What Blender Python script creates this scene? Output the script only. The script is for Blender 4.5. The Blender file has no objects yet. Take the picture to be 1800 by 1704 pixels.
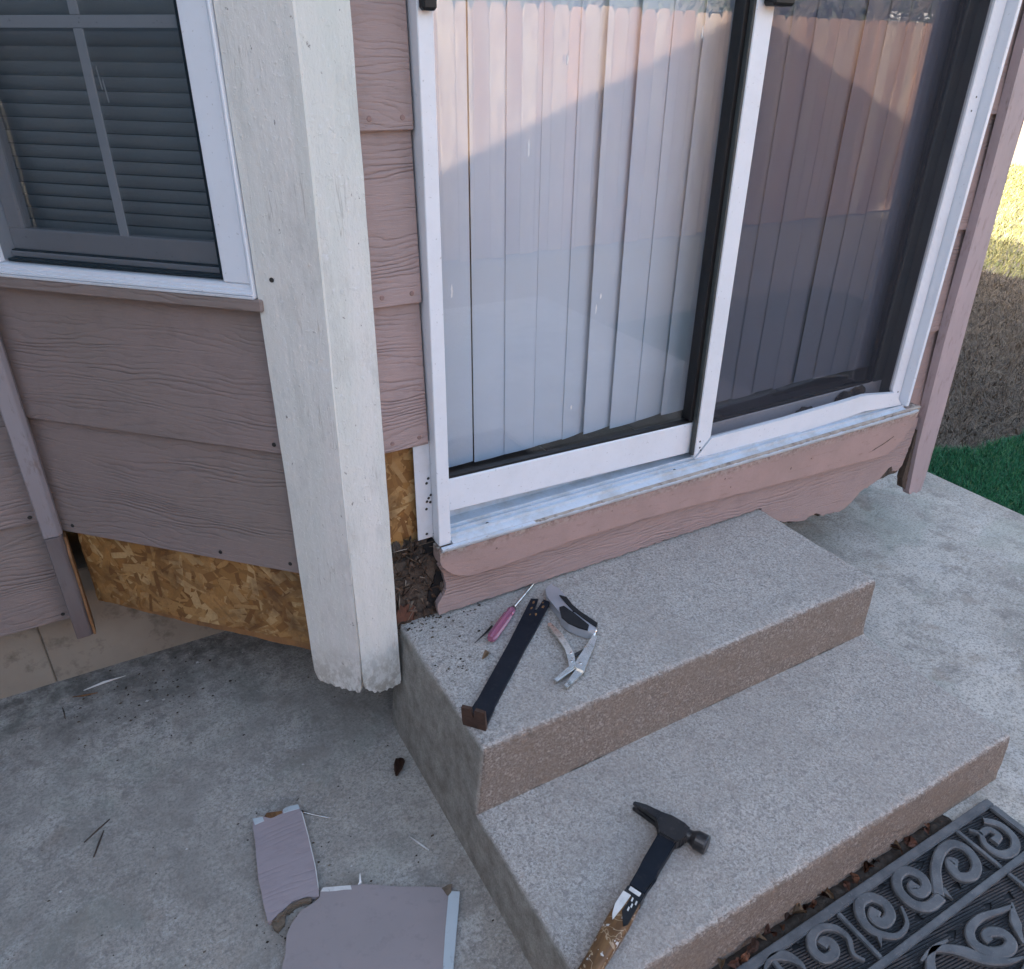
import bpy, bmesh, math, random
import numpy as np
from mathutils import Vector, Matrix, noise as mnoise

# ---------------------------------------------------------------- camera, sky, sun, exposure
SC = bpy.context.scene
COL = SC.collection
R = math.radians
yaw, pit, rol = 0.521168697, 0.503606997, 0.0116461826
fw = Vector((math.sin(yaw)*math.cos(pit), math.cos(yaw)*math.cos(pit), -math.sin(pit)))
rt = Vector((math.cos(yaw), -math.sin(yaw), 0)); up = rt.cross(fw)
rr = rt*math.cos(rol) + up*math.sin(rol); uu = up*math.cos(rol) - rt*math.sin(rol)
cam = bpy.data.cameras.new('camera'); camo = bpy.data.objects.new('camera', cam); COL.objects.link(camo)
m = Matrix((rr, uu, -fw)).transposed().to_4x4(); m.translation = (-0.536922812, -1.23978097, 1.36459763)
camo.matrix_world = m
cam.sensor_fit = 'HORIZONTAL'; cam.sensor_width = 36.0; cam.lens = 36*1351.24885/1800
cam.clip_start = 0.02; cam.clip_end = 500
SC.camera = camo

SUN_TO = Vector((-4.83, 4.15, 2.4)).normalized()          # direction towards the sun (behind the house, low winter sun)
SUN_EL = math.asin(SUN_TO.z); SUN_AZ = math.atan2(SUN_TO.x, SUN_TO.y)
world = bpy.data.worlds.new('World'); SC.world = world; world.use_nodes = True
wn = world.node_tree.nodes; bg = wn['Background']
sky = wn.new('ShaderNodeTexSky'); sky.sky_type = 'NISHITA'; sky.sun_disc = False
sky.sun_elevation = SUN_EL; sky.sun_rotation = SUN_AZ
sky.air_density = 1.0; sky.dust_density = 6.5; sky.ozone_density = 0.45
world.node_tree.links.new(sky.outputs[0], bg.inputs[0]); bg.inputs[1].default_value = 0.15
sl = bpy.data.lights.new('sun', 'SUN'); sl.energy = 5.0; sl.angle = R(0.53); sl.color = (1.0, 0.93, 0.82)
so = bpy.data.objects.new('sun', sl); COL.objects.link(so)
so.rotation_euler = (-SUN_TO).to_track_quat('-Z', 'Y').to_euler(); so.location = SUN_TO*30
SC.view_settings.view_transform = 'Standard'; SC.view_settings.look = 'None'
SC.cycles.transparent_max_bounces = 32
SC.view_settings.exposure = 2.6; SC.view_settings.gamma = 1.0; SC.view_settings.use_curve_mapping = False

# ---------------------------------------------------------------- helpers
S2 = math.sqrt(0.5)
def frame(o, u, v, w):
    M = Matrix((u, v, w)).transposed().to_4x4(); M.translation = o; return M
WORLD = Matrix.Identity(4)
DOOR = frame((0, 0, 0), (1, 0, 0), (0, 0, 1), (0, -1, 0))                     # local: x along wall, y up, z outwards
ANG = frame((-.194, -.02, 0), (S2, -S2, 0), (0, 0, 1), (-S2, -S2, 0))          # angled bay wall (x = minus distance from corner)
MAIN = frame((0, .5, 0), (1, 0, 0), (0, 0, 1), (0, -1, 0))                     # main wall of the house

def link(name, me, mats=None, parent=None, M=None):
    o = bpy.data.objects.new(name, me); COL.objects.link(o)
    if mats is not None:
        for q in (mats if isinstance(mats, (list, tuple)) else [mats]):
            me.materials.append(q)
    if parent is not None: o.parent = parent
    if M is not None: o.matrix_local = M
    return o
def empty(name, loc=(0, 0, 0), parent=None, rz=0):
    o = bpy.data.objects.new(name, None); COL.objects.link(o); o.location = loc; o.rotation_euler = (0, 0, rz)
    o.empty_display_size = .05
    if parent is not None: o.parent = parent
    return o
def tag(o, label=None, cat=None, group=None, kind=None):
    if label: o['label'] = label
    if cat: o['category'] = cat
    if group: o['group'] = group
    if kind: o['kind'] = kind
    return o
def bm_obj(name, bm, mats, parent=None, M=None, smooth=False):
    bmesh.ops.recalc_face_normals(bm, faces=bm.faces[:])
    me = bpy.data.meshes.new(name); bm.to_mesh(me); bm.free()
    if smooth:
        me.polygons.foreach_set('use_smooth', [True]*len(me.polygons))
    return link(name, me, mats, parent, M)
def fn(v): return v if callable(v) else (lambda u, w, c=v: c)
def prism(name, poly, w0, w1, mats, parent=None, M=WORLD, bev=.0012, seg=1, sub=0, jitter=0, seed=0, smooth=False):
    """extrude the outline poly (local x,y) from w0 to w1 (local z; number or function of x,y)"""
    f0, f1 = fn(w0), fn(w1)
    if sub:
        q = []
        for i, a in enumerate(poly):
            b = poly[(i+1) % len(poly)]
            n = max(1, int(math.hypot(b[0]-a[0], b[1]-a[1])/sub))
            for k in range(n): q.append((a[0]+(b[0]-a[0])*k/n, a[1]+(b[1]-a[1])*k/n))
        poly = q
    if jitter:
        rg = random.Random(seed); poly = [(a+rg.uniform(-jitter, jitter), b+rg.uniform(-jitter, jitter)) for a, b in poly]
    bm = bmesh.new()
    lo = [bm.verts.new((a, b, f0(a, b))) for a, b in poly]; hi = [bm.verts.new((a, b, f1(a, b))) for a, b in poly]
    n = len(poly)
    bm.faces.new(lo[::-1]); bm.faces.new(hi)
    for i in range(n): bm.faces.new((lo[i], lo[(i+1) % n], hi[(i+1) % n], hi[i]))
    if bev:
        es = [e for e in bm.edges if len(e.link_faces) == 2 and e.calc_face_angle(0) > .5] if n > 6 else bm.edges[:]
        bmesh.ops.bevel(bm, geom=es, offset=bev, segments=seg, affect='EDGES', clamp_overlap=True)
    if n > 4: bmesh.ops.triangulate(bm, faces=[f for f in bm.faces if len(f.verts) > 4])
    return bm_obj(name, bm, mats, parent, M, smooth)
def box(name, x, y, z, mats, parent=None, M=WORLD, bev=.0012, seg=1):
    return prism(name, [(x[0], y[0]), (x[1], y[0]), (x[1], y[1]), (x[0], y[1])], z[0], z[1], mats, parent, M, bev, seg)
def tube_bm(bm, pts, rads, seg=8, sq=1.0):
    """round tube through pts with radius per point"""
    pts = [Vector(p) for p in pts]; rings = []
    for i, p in enumerate(pts):
        d = (pts[min(i+1, len(pts)-1)]-pts[max(i-1, 0)]).normalized()
        a = d.orthogonal().normalized() if i == 0 else (rings[-1][1]-d*rings[-1][1].dot(d)).normalized()
        b = d.cross(a); r = rads[i] if isinstance(rads, (list, tuple)) else rads
        rings.append(([bm.verts.new(p+(a*math.cos(2*math.pi*k/seg)+b*math.sin(2*math.pi*k/seg)*sq)*r) for k in range(seg)], a))
    for i in range(len(rings)-1):
        A, B = rings[i][0], rings[i+1][0]
        for k in range(seg): bm.faces.new((A[k], A[(k+1) % seg], B[(k+1) % seg], B[k]))
    bm.faces.new(rings[0][0][::-1]); bm.faces.new(rings[-1][0])
def tube(name, pts, rads, mats, parent=None, M=WORLD, seg=8, smooth=True):
    bm = bmesh.new(); tube_bm(bm, pts, rads, seg); return bm_obj(name, bm, mats, parent, M, smooth)
def profile(name, prof, x0, x1, mats, parent=None, n=1, M=WORLD, closed=True):
    """extrude a (y,z) profile along x"""
    bm = bmesh.new(); rows = []
    for i in range(n+1):
        x = x0+(x1-x0)*i/n; rows.append([bm.verts.new((x, a, b)) for a, b in prof])
    k = len(prof)
    for i in range(n):
        for j in range(k if closed else k-1):
            bm.faces.new((rows[i][j], rows[i][(j+1) % k], rows[i+1][(j+1) % k], rows[i+1][j]))
    if closed: bm.faces.new(rows[0]); bm.faces.new(rows[-1][::-1])
    return bm_obj(name, bm, mats, parent, M)
def fast_mesh(name, verts, quads=None, tris=None):
    me = bpy.data.meshes.new(name)
    nq = 0 if quads is None else len(quads); nt = 0 if tris is None else len(tris)
    me.vertices.add(len(verts)); me.vertices.foreach_set('co', np.asarray(verts, np.float32).ravel())
    idx = []
    if nq: idx.append(np.asarray(quads, np.int32).ravel())
    if nt: idx.append(np.asarray(tris, np.int32).ravel())
    idx = np.concatenate(idx); me.loops.add(len(idx)); me.loops.foreach_set('vertex_index', idx)
    me.polygons.add(nq+nt)
    st = np.concatenate([np.arange(nq)*4, nq*4+np.arange(nt)*3]).astype(np.int32)
    me.polygons.foreach_set('loop_start', st)
    me.update(calc_edges=True); me.validate()
    return me
def fbm(x, y, z, o=4):
    return mnoise.fractal(Vector((x, y, z)), 1.0, 2.0, o)

# ---------------------------------------------------------------- materials
class NT:
    def __init__(s, name, rough=.6, metal=0, spec=.5):
        s.m = bpy.data.materials.new(name); s.m.use_nodes = True; s.t = s.m.node_tree; s.n = s.t.nodes
        s.b = s.n['Principled BSDF']; s.b.inputs['Roughness'].default_value = rough
        s.b.inputs['Metallic'].default_value = metal; s.b.inputs['Specular IOR Level'].default_value = spec
        s.tc = s.n.new('ShaderNodeTexCoord'); s._rnd = None
    def L(s, a, b): s.t.links.new(a, b)
    def put(s, inp, v):
        if hasattr(v, 'links'): s.L(v, inp)
        elif v is not None:
            try: inp.default_value = v
            except Exception: inp.default_value = (*v, 1)
    @property
    def obj(s): return s.tc.outputs['Object']
    def rnd(s):
        if s._rnd is None: s._rnd = s.n.new('ShaderNodeObjectInfo').outputs['Random']
        return s._rnd
    def island(s): return s.n.new('ShaderNodeNewGeometry').outputs['Random Per Island']
    def math(s, op, a, b=None, c=None, clamp=False):
        q = s.n.new('ShaderNodeMath'); q.operation = op; q.use_clamp = clamp
        for i, v in enumerate((a, b, c)):
            if v is not None: s.put(q.inputs[i], v)
        return q.outputs[0]
    def vmul(s, v, k, off=None):
        q = s.n.new('ShaderNodeVectorMath'); q.operation = 'MULTIPLY'; s.put(q.inputs[0], v); s.put(q.inputs[1], k)
        if off is None: return q.outputs[0]
        a = s.n.new('ShaderNodeVectorMath'); a.operation = 'ADD'; s.L(q.outputs[0], a.inputs[0]); s.put(a.inputs[1], off); return a.outputs[0]
    def shifted(s, k=37.0):
        a = s.n.new('ShaderNodeVectorMath'); a.operation = 'ADD'; s.L(s.obj, a.inputs[0])
        c = s.n.new('ShaderNodeCombineXYZ'); r = s.math('MULTIPLY', s.rnd(), k)
        s.L(r, c.inputs[0]); s.L(s.math('MULTIPLY', r, 1.7), c.inputs[1]); s.L(s.math('MULTIPLY', r, .6), c.inputs[2])
        s.L(c.outputs[0], a.inputs[1]); return a.outputs[0]
    def noise(s, v, sc, det=4, ro=.55, dist=0, lac=2.0):
        q = s.n.new('ShaderNodeTexNoise'); s.put(q.inputs['Vector'], v); q.inputs['Scale'].default_value = sc
        q.inputs['Detail'].default_value = det; q.inputs['Roughness'].default_value = ro; q.inputs['Distortion'].default_value = dist
        return q.outputs['Fac']
    def vor(s, v, sc, out='Distance', feat='F1', rand=1):
        q = s.n.new('ShaderNodeTexVoronoi'); q.feature = feat; s.put(q.inputs['Vector'], v); q.inputs['Scale'].default_value = sc
        q.inputs['Randomness'].default_value = rand; return q.outputs[out]
    def ramp(s, f, *st, mode='LINEAR'):
        q = s.n.new('ShaderNodeValToRGB'); s.L(f, q.inputs[0]); e = q.color_ramp.elements; q.color_ramp.interpolation = mode
        while len(e) < len(st): e.new(.5)
        for i, (p, c) in enumerate(st):
            e[i].position = p; e[i].color = (c, c, c, 1) if not hasattr(c, '__len__') else (*c, 1)
        return q.outputs[0]
    def mix(s, f, a, b, mode='MIX'):
        q = s.n.new('ShaderNodeMix'); q.data_type = 'RGBA'; q.blend_type = mode
        s.put(q.inputs[0], f)
        for i, v in ((6, a), (7, b)):
            if hasattr(v, 'links'): s.L(v, q.inputs[i])
            else: q.inputs[i].default_value = (*v, 1)
        return q.outputs[2]
    def color(s, c): s.put(s.b.inputs['Base Color'], c if hasattr(c, 'links') else (*c, 1))
    def bump(s, h, st=.5, d=.002, prev=None):
        q = s.n.new('ShaderNodeBump'); q.inputs['Strength'].default_value = st; q.inputs['Distance'].default_value = d
        s.L(h, q.inputs['Height'])
        if prev is not None: s.L(prev, q.inputs['Normal'])
        s.L(q.outputs[0], s.b.inputs['Normal']); return q.outputs[0]
    def sep(s, v):
        q = s.n.new('ShaderNodeSeparateXYZ'); s.L(v, q.inputs[0]); return q.outputs

def m_siding(name, c1, c2, lines=92, depth=.0022):
    t = NT(name, .55, spec=.35); v = t.shifted(); y = t.sep(t.obj)[1]
    sw = t.noise(t.vmul(v, (1.7, 6.5, 1)), 1.0, 3.0, .55)
    F = t.math('ADD', t.math('MULTIPLY', y, lines), t.math('MULTIPLY', sw, 15))
    F = t.math('ADD', F, t.math('MULTIPLY', t.noise(t.vmul(v, (14, 60, 1)), 1, 3), 1.6))
    tri = t.math('ABSOLUTE', t.math('SUBTRACT', t.math('MULTIPLY', t.math('FRACT', F), 2), 1))
    line = t.math('POWER', tri, 2.5)
    mask = t.ramp(t.noise(t.vmul(v, (2.6, 16, 1)), 1.3, 5, .7), (.38, .02), (.66, 1))
    fine = t.noise(t.vmul(v, (30, 420, 30)), 1, 3, .7)
    h = t.math('SUBTRACT', t.math('MULTIPLY', fine, .6), t.math('MULTIPLY', line, mask))
    t.bump(h, 1.0, depth)
    big = t.noise(v, 3.0, 4, .6)
    c = t.mix(t.ramp(big, (.35, 0), (.68, 1)), c1, c2)
    dirt = t.ramp(t.noise(v, 26, 5, .65), (.50, 0), (.74, .35))
    c = t.mix(dirt, c, tuple(x*.62 for x in c1))
    c = t.mix(t.math('MULTIPLY', t.math('MULTIPLY', line, mask), .25), c, tuple(x*.6 for x in c1))
    t.color(c)
    t.put(t.b.inputs['Roughness'], t.ramp(big, (.3, .5), (.7, .68)))
    return t.m
def m_rough(name, c1, c2, sc=8, rough=.7, bsc=80, bst=.4, bd=.002, dark=None, dsc=40, metal=0, spec=.4, stretch=(1, 1, 1)):
    t = NT(name, rough, metal, spec); v = t.vmul(t.shifted(11), stretch)
    c = t.mix(t.ramp(t.noise(v, sc, 5, .6), (.35, 0), (.66, 1)), c1, c2)
    if dark is not None: c = t.mix(t.ramp(t.noise(v, dsc, 5, .7), (.55, 0), (.72, 1)), c, dark)
    t.color(c); t.bump(t.noise(v, bsc, 4, .6), bst, bd); return t.m
def m_white(name, c, rough=.32, grime=.16, gsc=9):
    t = NT(name, rough, 0, .45); v = t.shifted(9)
    g = t.ramp(t.noise(v, gsc, 6, .7), (.45, 0), (.75, grime)); sp = t.ramp(t.noise(v, 170, 2, .5), (.69, 0), (.74, .35))
    cc = t.mix(g, c, (.36, .34, .31)); cc = t.mix(sp, cc, (.18, .16, .14)); t.color(cc)
    t.bump(t.noise(v, 55, 3), .06, .002); return t.m
def m_concrete_step(name):
    t = NT(name, .85, spec=.25); v = t.obj
    big = t.noise(v, 4.5, 5, .6); grit = t.noise(v, 330, 3, .75); cell = t.sep(t.vor(v, 300, 'Color'))[0]
    spk = t.noise(v, 560, 2, .6); md = t.noise(v, 95, 4, .7)
    sp2 = t.noise(v, 240, 3, .85); cel = t.sep(t.vor(v, 230, 'Color'))[1]
    top = t.mix(t.ramp(sp2, (.37, 0), (.63, 1)), (.32, .288, .252), (.575, .535, .48))
    top = t.mix(t.ramp(cel, (.84, 0), (.90, .45)), top, (.66, .62, .57))
    top = t.mix(t.ramp(cel, (.10, .6), (.15, 0)), top, (.17, .155, .145))
    top = t.mix(t.ramp(t.noise(v, 170, 3, .75), (.36, .75), (.50, 0)), top, (.24, .215, .20))
    top = t.mix(t.ramp(md, (.36, .4), (.52, 0)), top, (.34, .305, .28))
    top = t.mix(t.ramp(spk, (.60, 0), (.70, .75)), top, (.66, .65, .64))
    top = t.mix(t.ramp(t.noise(v, 300, 2), (.64, 0), (.72, .75)), top, (.085, .08, .075))
    top = t.mix(t.ramp(big, (.42, 0), (.66, .5)), top, (.34, .30, .265))
    top = t.mix(t.ramp(t.noise(v, 17, 6, .7), (.56, 0), (.70, .45)), top, (.27, .235, .205))
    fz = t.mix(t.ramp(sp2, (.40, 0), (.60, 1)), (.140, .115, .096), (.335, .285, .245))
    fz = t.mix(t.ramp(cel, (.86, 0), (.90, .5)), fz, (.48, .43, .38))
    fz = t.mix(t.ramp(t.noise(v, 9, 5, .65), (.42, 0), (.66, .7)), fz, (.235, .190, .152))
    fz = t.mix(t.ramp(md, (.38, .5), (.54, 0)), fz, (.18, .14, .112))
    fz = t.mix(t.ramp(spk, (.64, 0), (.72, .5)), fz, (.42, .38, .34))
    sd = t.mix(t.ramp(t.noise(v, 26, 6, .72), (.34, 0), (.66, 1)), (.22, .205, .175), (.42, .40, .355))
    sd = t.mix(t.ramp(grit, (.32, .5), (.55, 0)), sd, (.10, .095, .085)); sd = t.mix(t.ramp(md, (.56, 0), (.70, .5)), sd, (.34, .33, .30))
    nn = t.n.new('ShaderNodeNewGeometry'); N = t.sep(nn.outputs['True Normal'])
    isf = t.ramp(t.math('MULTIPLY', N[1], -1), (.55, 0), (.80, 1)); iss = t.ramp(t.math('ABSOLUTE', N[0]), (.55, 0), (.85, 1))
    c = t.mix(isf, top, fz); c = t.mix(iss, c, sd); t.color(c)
    b = t.bump(t.math('ADD', t.math('MULTIPLY', sp2, .8), t.math('MULTIPLY', cel, .35)), .7, .003)
    t.bump(t.noise(v, 24, 4), .35, .006, b); return t.m
def m_patio(name):
    t = NT(name, .8, spec=.3); v = t.obj
    a = t.noise(v, 2.1, 6, .62); b = t.noise(v, 11, 6, .68); g = t.noise(v, 210, 3, .7); x, y, z = t.sep(v)
    c = t.mix(t.ramp(a, (.42, 0), (.58, 1)), (.39, .355, .305), (.58, .54, .475))
    c = t.mix(t.ramp(b, (.47, 0), (.60, .5)), c, (.33, .305, .27))
    c = t.mix(t.ramp(t.noise(v, 5.5, 6, .7, .6), (.54, 0), (.62, .5)), c, (.60, .575, .53))
    c = t.mix(t.ramp(t.noise(v, 40, 6, .75), (.57, 0), (.63, .6)), c, (.19, .175, .155))
    c = t.mix(t.ramp(t.vor(v, 130), (.06, .8), (.12, 0)), c, (.12, .11, .10))
    c = t.mix(t.ramp(t.noise(v, 14, 8, .8), (.58, 0), (.625, .6)), c, (.17, .155, .14))
    c = t.mix(t.ramp(t.noise(v, 6.1, 7, .75, .4), (.545, 0), (.60, .5)), c, (.20, .175, .15))
    c = t.mix(t.ramp(t.noise(v, 27, 7, .8), (.40, .5), (.44, 0)), c, (.20, .185, .165))
    c = t.mix(t.ramp(t.noise(v, 85, 5, .7), (.56, 0), (.68, .6)), c, (.52, .51, .49))
    g2_ = t.noise(v, 125, 4, .8)
    c = t.mix(t.ramp(g2_, (.38, .8), (.50, 0)), c, (.19, .18, .165))
    c = t.mix(t.ramp(g2_, (.56, 0), (.66, .5)), c, (.56, .545, .52))
    c = t.mix(t.ramp(g, (.36, .5), (.50, 0)), c, (.20, .19, .175))
    c = t.mix(t.ramp(g, (.58, 0), (.72, .6)), c, (.56, .55, .54))
    c = t.mix(t.ramp(t.noise(v, 3.2, 3, .5, 1.2), (.54, 0), (.66, .35)), c, (.27, .30, .25))
    c = t.mix(t.ramp(t.noise(v, 7.3, 4, .6, .5), (.58, 0), (.68, .4)), c, (.27, .215, .165))
    # damp, stained slab along the house and beside the steps
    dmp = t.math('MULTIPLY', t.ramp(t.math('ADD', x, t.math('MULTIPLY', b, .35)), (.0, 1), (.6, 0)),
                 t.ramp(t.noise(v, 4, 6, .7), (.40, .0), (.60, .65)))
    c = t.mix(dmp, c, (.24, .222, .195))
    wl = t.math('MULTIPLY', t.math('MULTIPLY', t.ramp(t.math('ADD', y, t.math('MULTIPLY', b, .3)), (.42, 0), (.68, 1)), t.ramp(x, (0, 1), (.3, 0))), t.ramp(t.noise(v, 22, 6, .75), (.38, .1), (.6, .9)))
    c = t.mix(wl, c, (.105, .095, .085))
    for cx, cy, r in ((-.617, .255, .022), (-.826, .05, .026), (-.72, .30, .02), (-.80, .045, .03)):
        d = t.n.new('ShaderNodeVectorMath'); d.operation = 'DISTANCE'; t.L(v, d.inputs[0]); d.inputs[1].default_value = (cx, cy, 0)
        dd = t.math('ADD', d.outputs['Value'], t.math('MULTIPLY', t.noise(v, 60, 3), .012))
        ring = t.math('SUBTRACT', 1, t.math('DIVIDE', t.math('ABSOLUTE', t.math('SUBTRACT', dd, r+.006)), .005), clamp=True)
        c = t.mix(t.math('MULTIPLY', ring, t.ramp(t.noise(v, 30, 4), (.4, .05), (.6, .35))), c, (.10, .095, .09))
    t.color(c)
    bb = t.bump(g, .35, .0016); t.bump(b, .4, .008, bb)
    t.put(t.b.inputs['Roughness'], t.ramp(b, (.3, .9), (.7, .68))); return t.m
def m_osb(name, wet=1.0):
    t = NT(name, .55, spec=.4); r = t.island(); v = t.obj
    c = t.ramp(r, (0, (.31, .155, .045)), (.2, (.40, .225, .080)), (.4, (.19, .085, .025)), (.6, (.32, .165, .050)), (.85, (.50, .33, .15)), (1, (.24, .115, .034)))
    c = t.mix(t.ramp(t.noise(t.vmul(v, (1, 1, 1)), 9, 5, .65), (.46, 0), (.64, .8*wet)), c, (.09, .04, .016))
    c = t.mix(t.ramp(t.noise(v, 160, 3), (.3, .25), (.6, 0)), c, (.2, .09, .03))
    t.color(c); t.bump(t.noise(v, 190, 3), .4, .001); return t.m
def m_glass(name, r0=.05, tint=(.985, .992, .99)):
    m_ = bpy.data.materials.new(name); m_.use_nodes = True; t = m_.node_tree; n = t.nodes; n.clear()
    out = n.new('ShaderNodeOutputMaterial'); tr = n.new('ShaderNodeBsdfTransparent'); gl = n.new('ShaderNodeBsdfGlossy')
    tr.inputs[0].default_value = (*tint, 1); gl.inputs['Roughness'].default_value = 0.0
    g = n.new('ShaderNodeNewGeometry'); d = n.new('ShaderNodeVectorMath'); d.operation = 'DOT_PRODUCT'
    t.links.new(g.outputs['Incoming'], d.inputs[0]); t.links.new(g.outputs['Normal'], d.inputs[1])
    def M(op, a, b=None):
        q = n.new('ShaderNodeMath'); q.operation = op
        for i, v in enumerate((a, b)):
            if v is None: continue
            if hasattr(v, 'links'): t.links.new(v, q.inputs[i])
            else: q.inputs[i].default_value = v
        return q.outputs[0]
    k = M('POWER', M('SUBTRACT', 1, M('ABSOLUTE', d.outputs['Value'])), 5)      # Schlick, the same from both sides
    f = M('ADD', M('MULTIPLY', k, 1-r0), r0)
    mx = n.new('ShaderNodeMixShader'); t.links.new(f, mx.inputs[0]); t.links.new(tr.outputs[0], mx.inputs[1]); t.links.new(gl.outputs[0], mx.inputs[2])
    t.links.new(mx.outputs[0], out.inputs[0]); return m_
def m_screen(name, opac, c):
    m_ = bpy.data.materials.new(name); m_.use_nodes = True; t = m_.node_tree; n = t.nodes; n.clear()
    out = n.new('ShaderNodeOutputMaterial'); tr = n.new('ShaderNodeBsdfTransparent'); df = n.new('ShaderNodeBsdfDiffuse')
    df.inputs[0].default_value = (*c, 1); mx = n.new('ShaderNodeMixShader'); mx.inputs[0].default_value = opac
    t.links.new(tr.outputs[0], mx.inputs[1]); t.links.new(df.outputs[0], mx.inputs[2]); t.links.new(mx.outputs[0], out.inputs[0]); return m_
def m_blades(name, stops, rough=.7):
    t = NT(name, rough, spec=.2); t.color(t.ramp(t.island(), *stops)); return t.m

MAT = {}
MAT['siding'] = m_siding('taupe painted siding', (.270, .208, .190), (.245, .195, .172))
MAT['siding2'] = m_siding('pink painted siding', (.375, .275, .258), (.34, .252, .232))
MAT['trim'] = m_rough('painted trim', (.42, .33, .34), (.36, .29, .29), 12, .55, 90, .25, .0015, (.25, .19, .18), 60, stretch=(1, .25, 1))
def m_sillwood():
    t = NT('painted sill board', .6, spec=.35); v = t.shifted(5)
    c = t.mix(t.ramp(t.noise(v, 10, 5, .6), (.35, 0), (.66, 1)), (.395, .272, .245), (.35, .245, .218))
    c = t.mix(t.ramp(t.noise(t.vmul(v, (.3, 1, 1)), 75, 5, .7), (.58, 0), (.70, .7)), c, (.26, .17, .15))
    y = t.sep(t.obj)[1]; top = t.math('MULTIPLY', t.ramp(y, (.455, 0), (.486, 1)), t.ramp(t.noise(t.vmul(v, (.6, 1, 1)), 70, 6, .75), (.42, 0), (.52, 1)))
    c = t.mix(top, c, t.mix(t.ramp(t.noise(v, 120, 3), (.4, 0), (.6, 1)), (.46, .41, .35), (.14, .10, .08)))
    c = t.mix(t.ramp(t.noise(v, 42, 2), (.72, 0), (.74, .9)), c, (.10, .065, .055)); t.color(c)
    b = t.bump(t.noise(t.vmul(v, (.3, 1, 1)), 90, 5, .7), .7, .0025); t.bump(top, .6, .002, b); return t.m
MAT['sillwood'] = m_sillwood()
def m_post():
    t = NT('weathered white post paint', .6, spec=.35); v = t.shifted(5)
    c = t.mix(t.ramp(t.noise(t.vmul(v, (9, 1.1, 9)), 1, 5, .6), (.38, 0), (.66, 1)), (.71, .685, .64), (.62, .625, .57))
    c = t.mix(t.ramp(t.noise(t.vmul(v, (1, .4, 1)), 14, 6, .7), (.52, 0), (.72, .5)), c, (.44, .43, .40))
    c = t.mix(t.ramp(t.noise(t.vmul(v, (1, .6, 1)), 85, 5, .7), (.66, 0), (.70, .8)), c, (.20, .175, .15))
    crk = t.math('ABSOLUTE', t.math('SUBTRACT', t.noise(t.vmul(v, (26, 1.3, 26)), 1, 4, .6), .5)); c = t.mix(t.math('MULTIPLY', t.ramp(crk, (.0, .8), (.007, 0)), t.ramp(t.noise(v, 9, 3), (.52, 0), (.64, .8))), c, (.36, .33, .29))
    c = t.mix(t.ramp(t.noise(v, 90, 3, .6), (.62, 0), (.70, .45)), c, (.74, .74, .74))
    y = t.sep(t.obj)[1]
    low = t.math('MULTIPLY', t.ramp(y, (.17, 1), (.30, 0)), t.ramp(t.noise(t.vmul(v, (1, .5, 1)), 70, 6, .75), (.42, 0), (.56, .9)))
    c = t.mix(low, c, (.36, .33, .28)); t.color(c)
    b = t.bump(t.noise(t.vmul(v, (1, .5, 1)), 130, 5, .7), .8, .0022)
    b = t.bump(t.noise(t.vmul(v, (1, .12, 1)), 45, 4, .6), .6, .003, b)
    b = t.bump(t.ramp(t.noise(v, 110, 3, .6), (.58, 0), (.70, 1)), .45, .0014, b)
    t.bump(t.noise(t.vmul(v, (60, 2, 60)), 1, 3), .5, .0016, b); return t.m
MAT['post'] = m_post()
MAT['white'] = m_white('white aluminium', (.74, .75, .78))
MAT['frame'] = m_white('white window frame', (.72, .75, .80), .28, .10)
MAT['track'] = m_white('sill track aluminium', (.56, .61, .67), .34, .75, 16)
MAT['sash'] = m_white('grey sash', (.55, .53, .55), .4, .2)
MAT['darkmetal'] = m_rough('dark bronze stile', (.060, .068, .066), (.04, .045, .045), 8, .45, 60, .1, .001)
MAT['black'] = m_rough('black rubber gasket', (.006, .006, .007), (.010, .010, .011), 20, .5, 90, .1, .001)
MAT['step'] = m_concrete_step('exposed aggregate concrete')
MAT['patio'] = m_patio('patio concrete')
MAT['found'] = m_rough('tan foundation', (.30, .255, .20), (.25, .21, .165), 6, .85, 120, .3, .002, (.15, .125, .095), 14)
MAT['osb'] = m_osb('oriented strand board')
MAT['osbbase'] = m_rough('strand board core', (.30, .14, .04), (.18, .08, .025), 30, .6, 200, .4, .001)
MAT['rawwood'] = m_rough('raw weathered wood', (.30, .15, .055), (.17, .085, .04), 14, .7, 120, .6, .002, (.06, .032, .02), 30, stretch=(1, .2, 1))
MAT['rot'] = m_rough('rotten wood', (.050, .034, .026), (.115, .088, .068), 34, .9, 150, 1.0, .005, (.008, .006, .005), 20, stretch=(1, .45, 1))
MAT['rawwood2'] = m_rough('red-brown split wood', (.13, .055, .035), (.08, .035, .022), 20, .8, 130, .8, .003, (.03, .016, .011), 30, stretch=(1, .3, 1))
MAT['shard'] = m_blades('wood shards', ((0, (.06, .038, .026)), (.4, (.13, .088, .064)), (.7, (.03, .018, .012)), (.93, (.17, .125, .09)), (1, (.38, .33, .28))), .8)
MAT['nailfin'] = m_white('white nailing flange', (.62, .63, .66), .35, .35, 20)
MAT['glass'] = m_glass('window glass', .085)
MAT['glass2'] = m_glass('older tinted glass', .11, (.83, .82, .84))
MAT['screen'] = m_screen('insect screen mesh', .36, (.06, .06, .07))
MAT['screen2'] = m_screen('window insect screen mesh', .54, (.030, .048, .062))
MAT['vane'] = m_rough('white vinyl vane', (.52, .575, .67), (.495, .55, .64), 5, .45, 40, .03, .001)
MAT['slat'] = m_rough('blind slat', (.66, .70, .73), (.62, .66, .69), 5, .45, 40, .03, .001)
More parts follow.
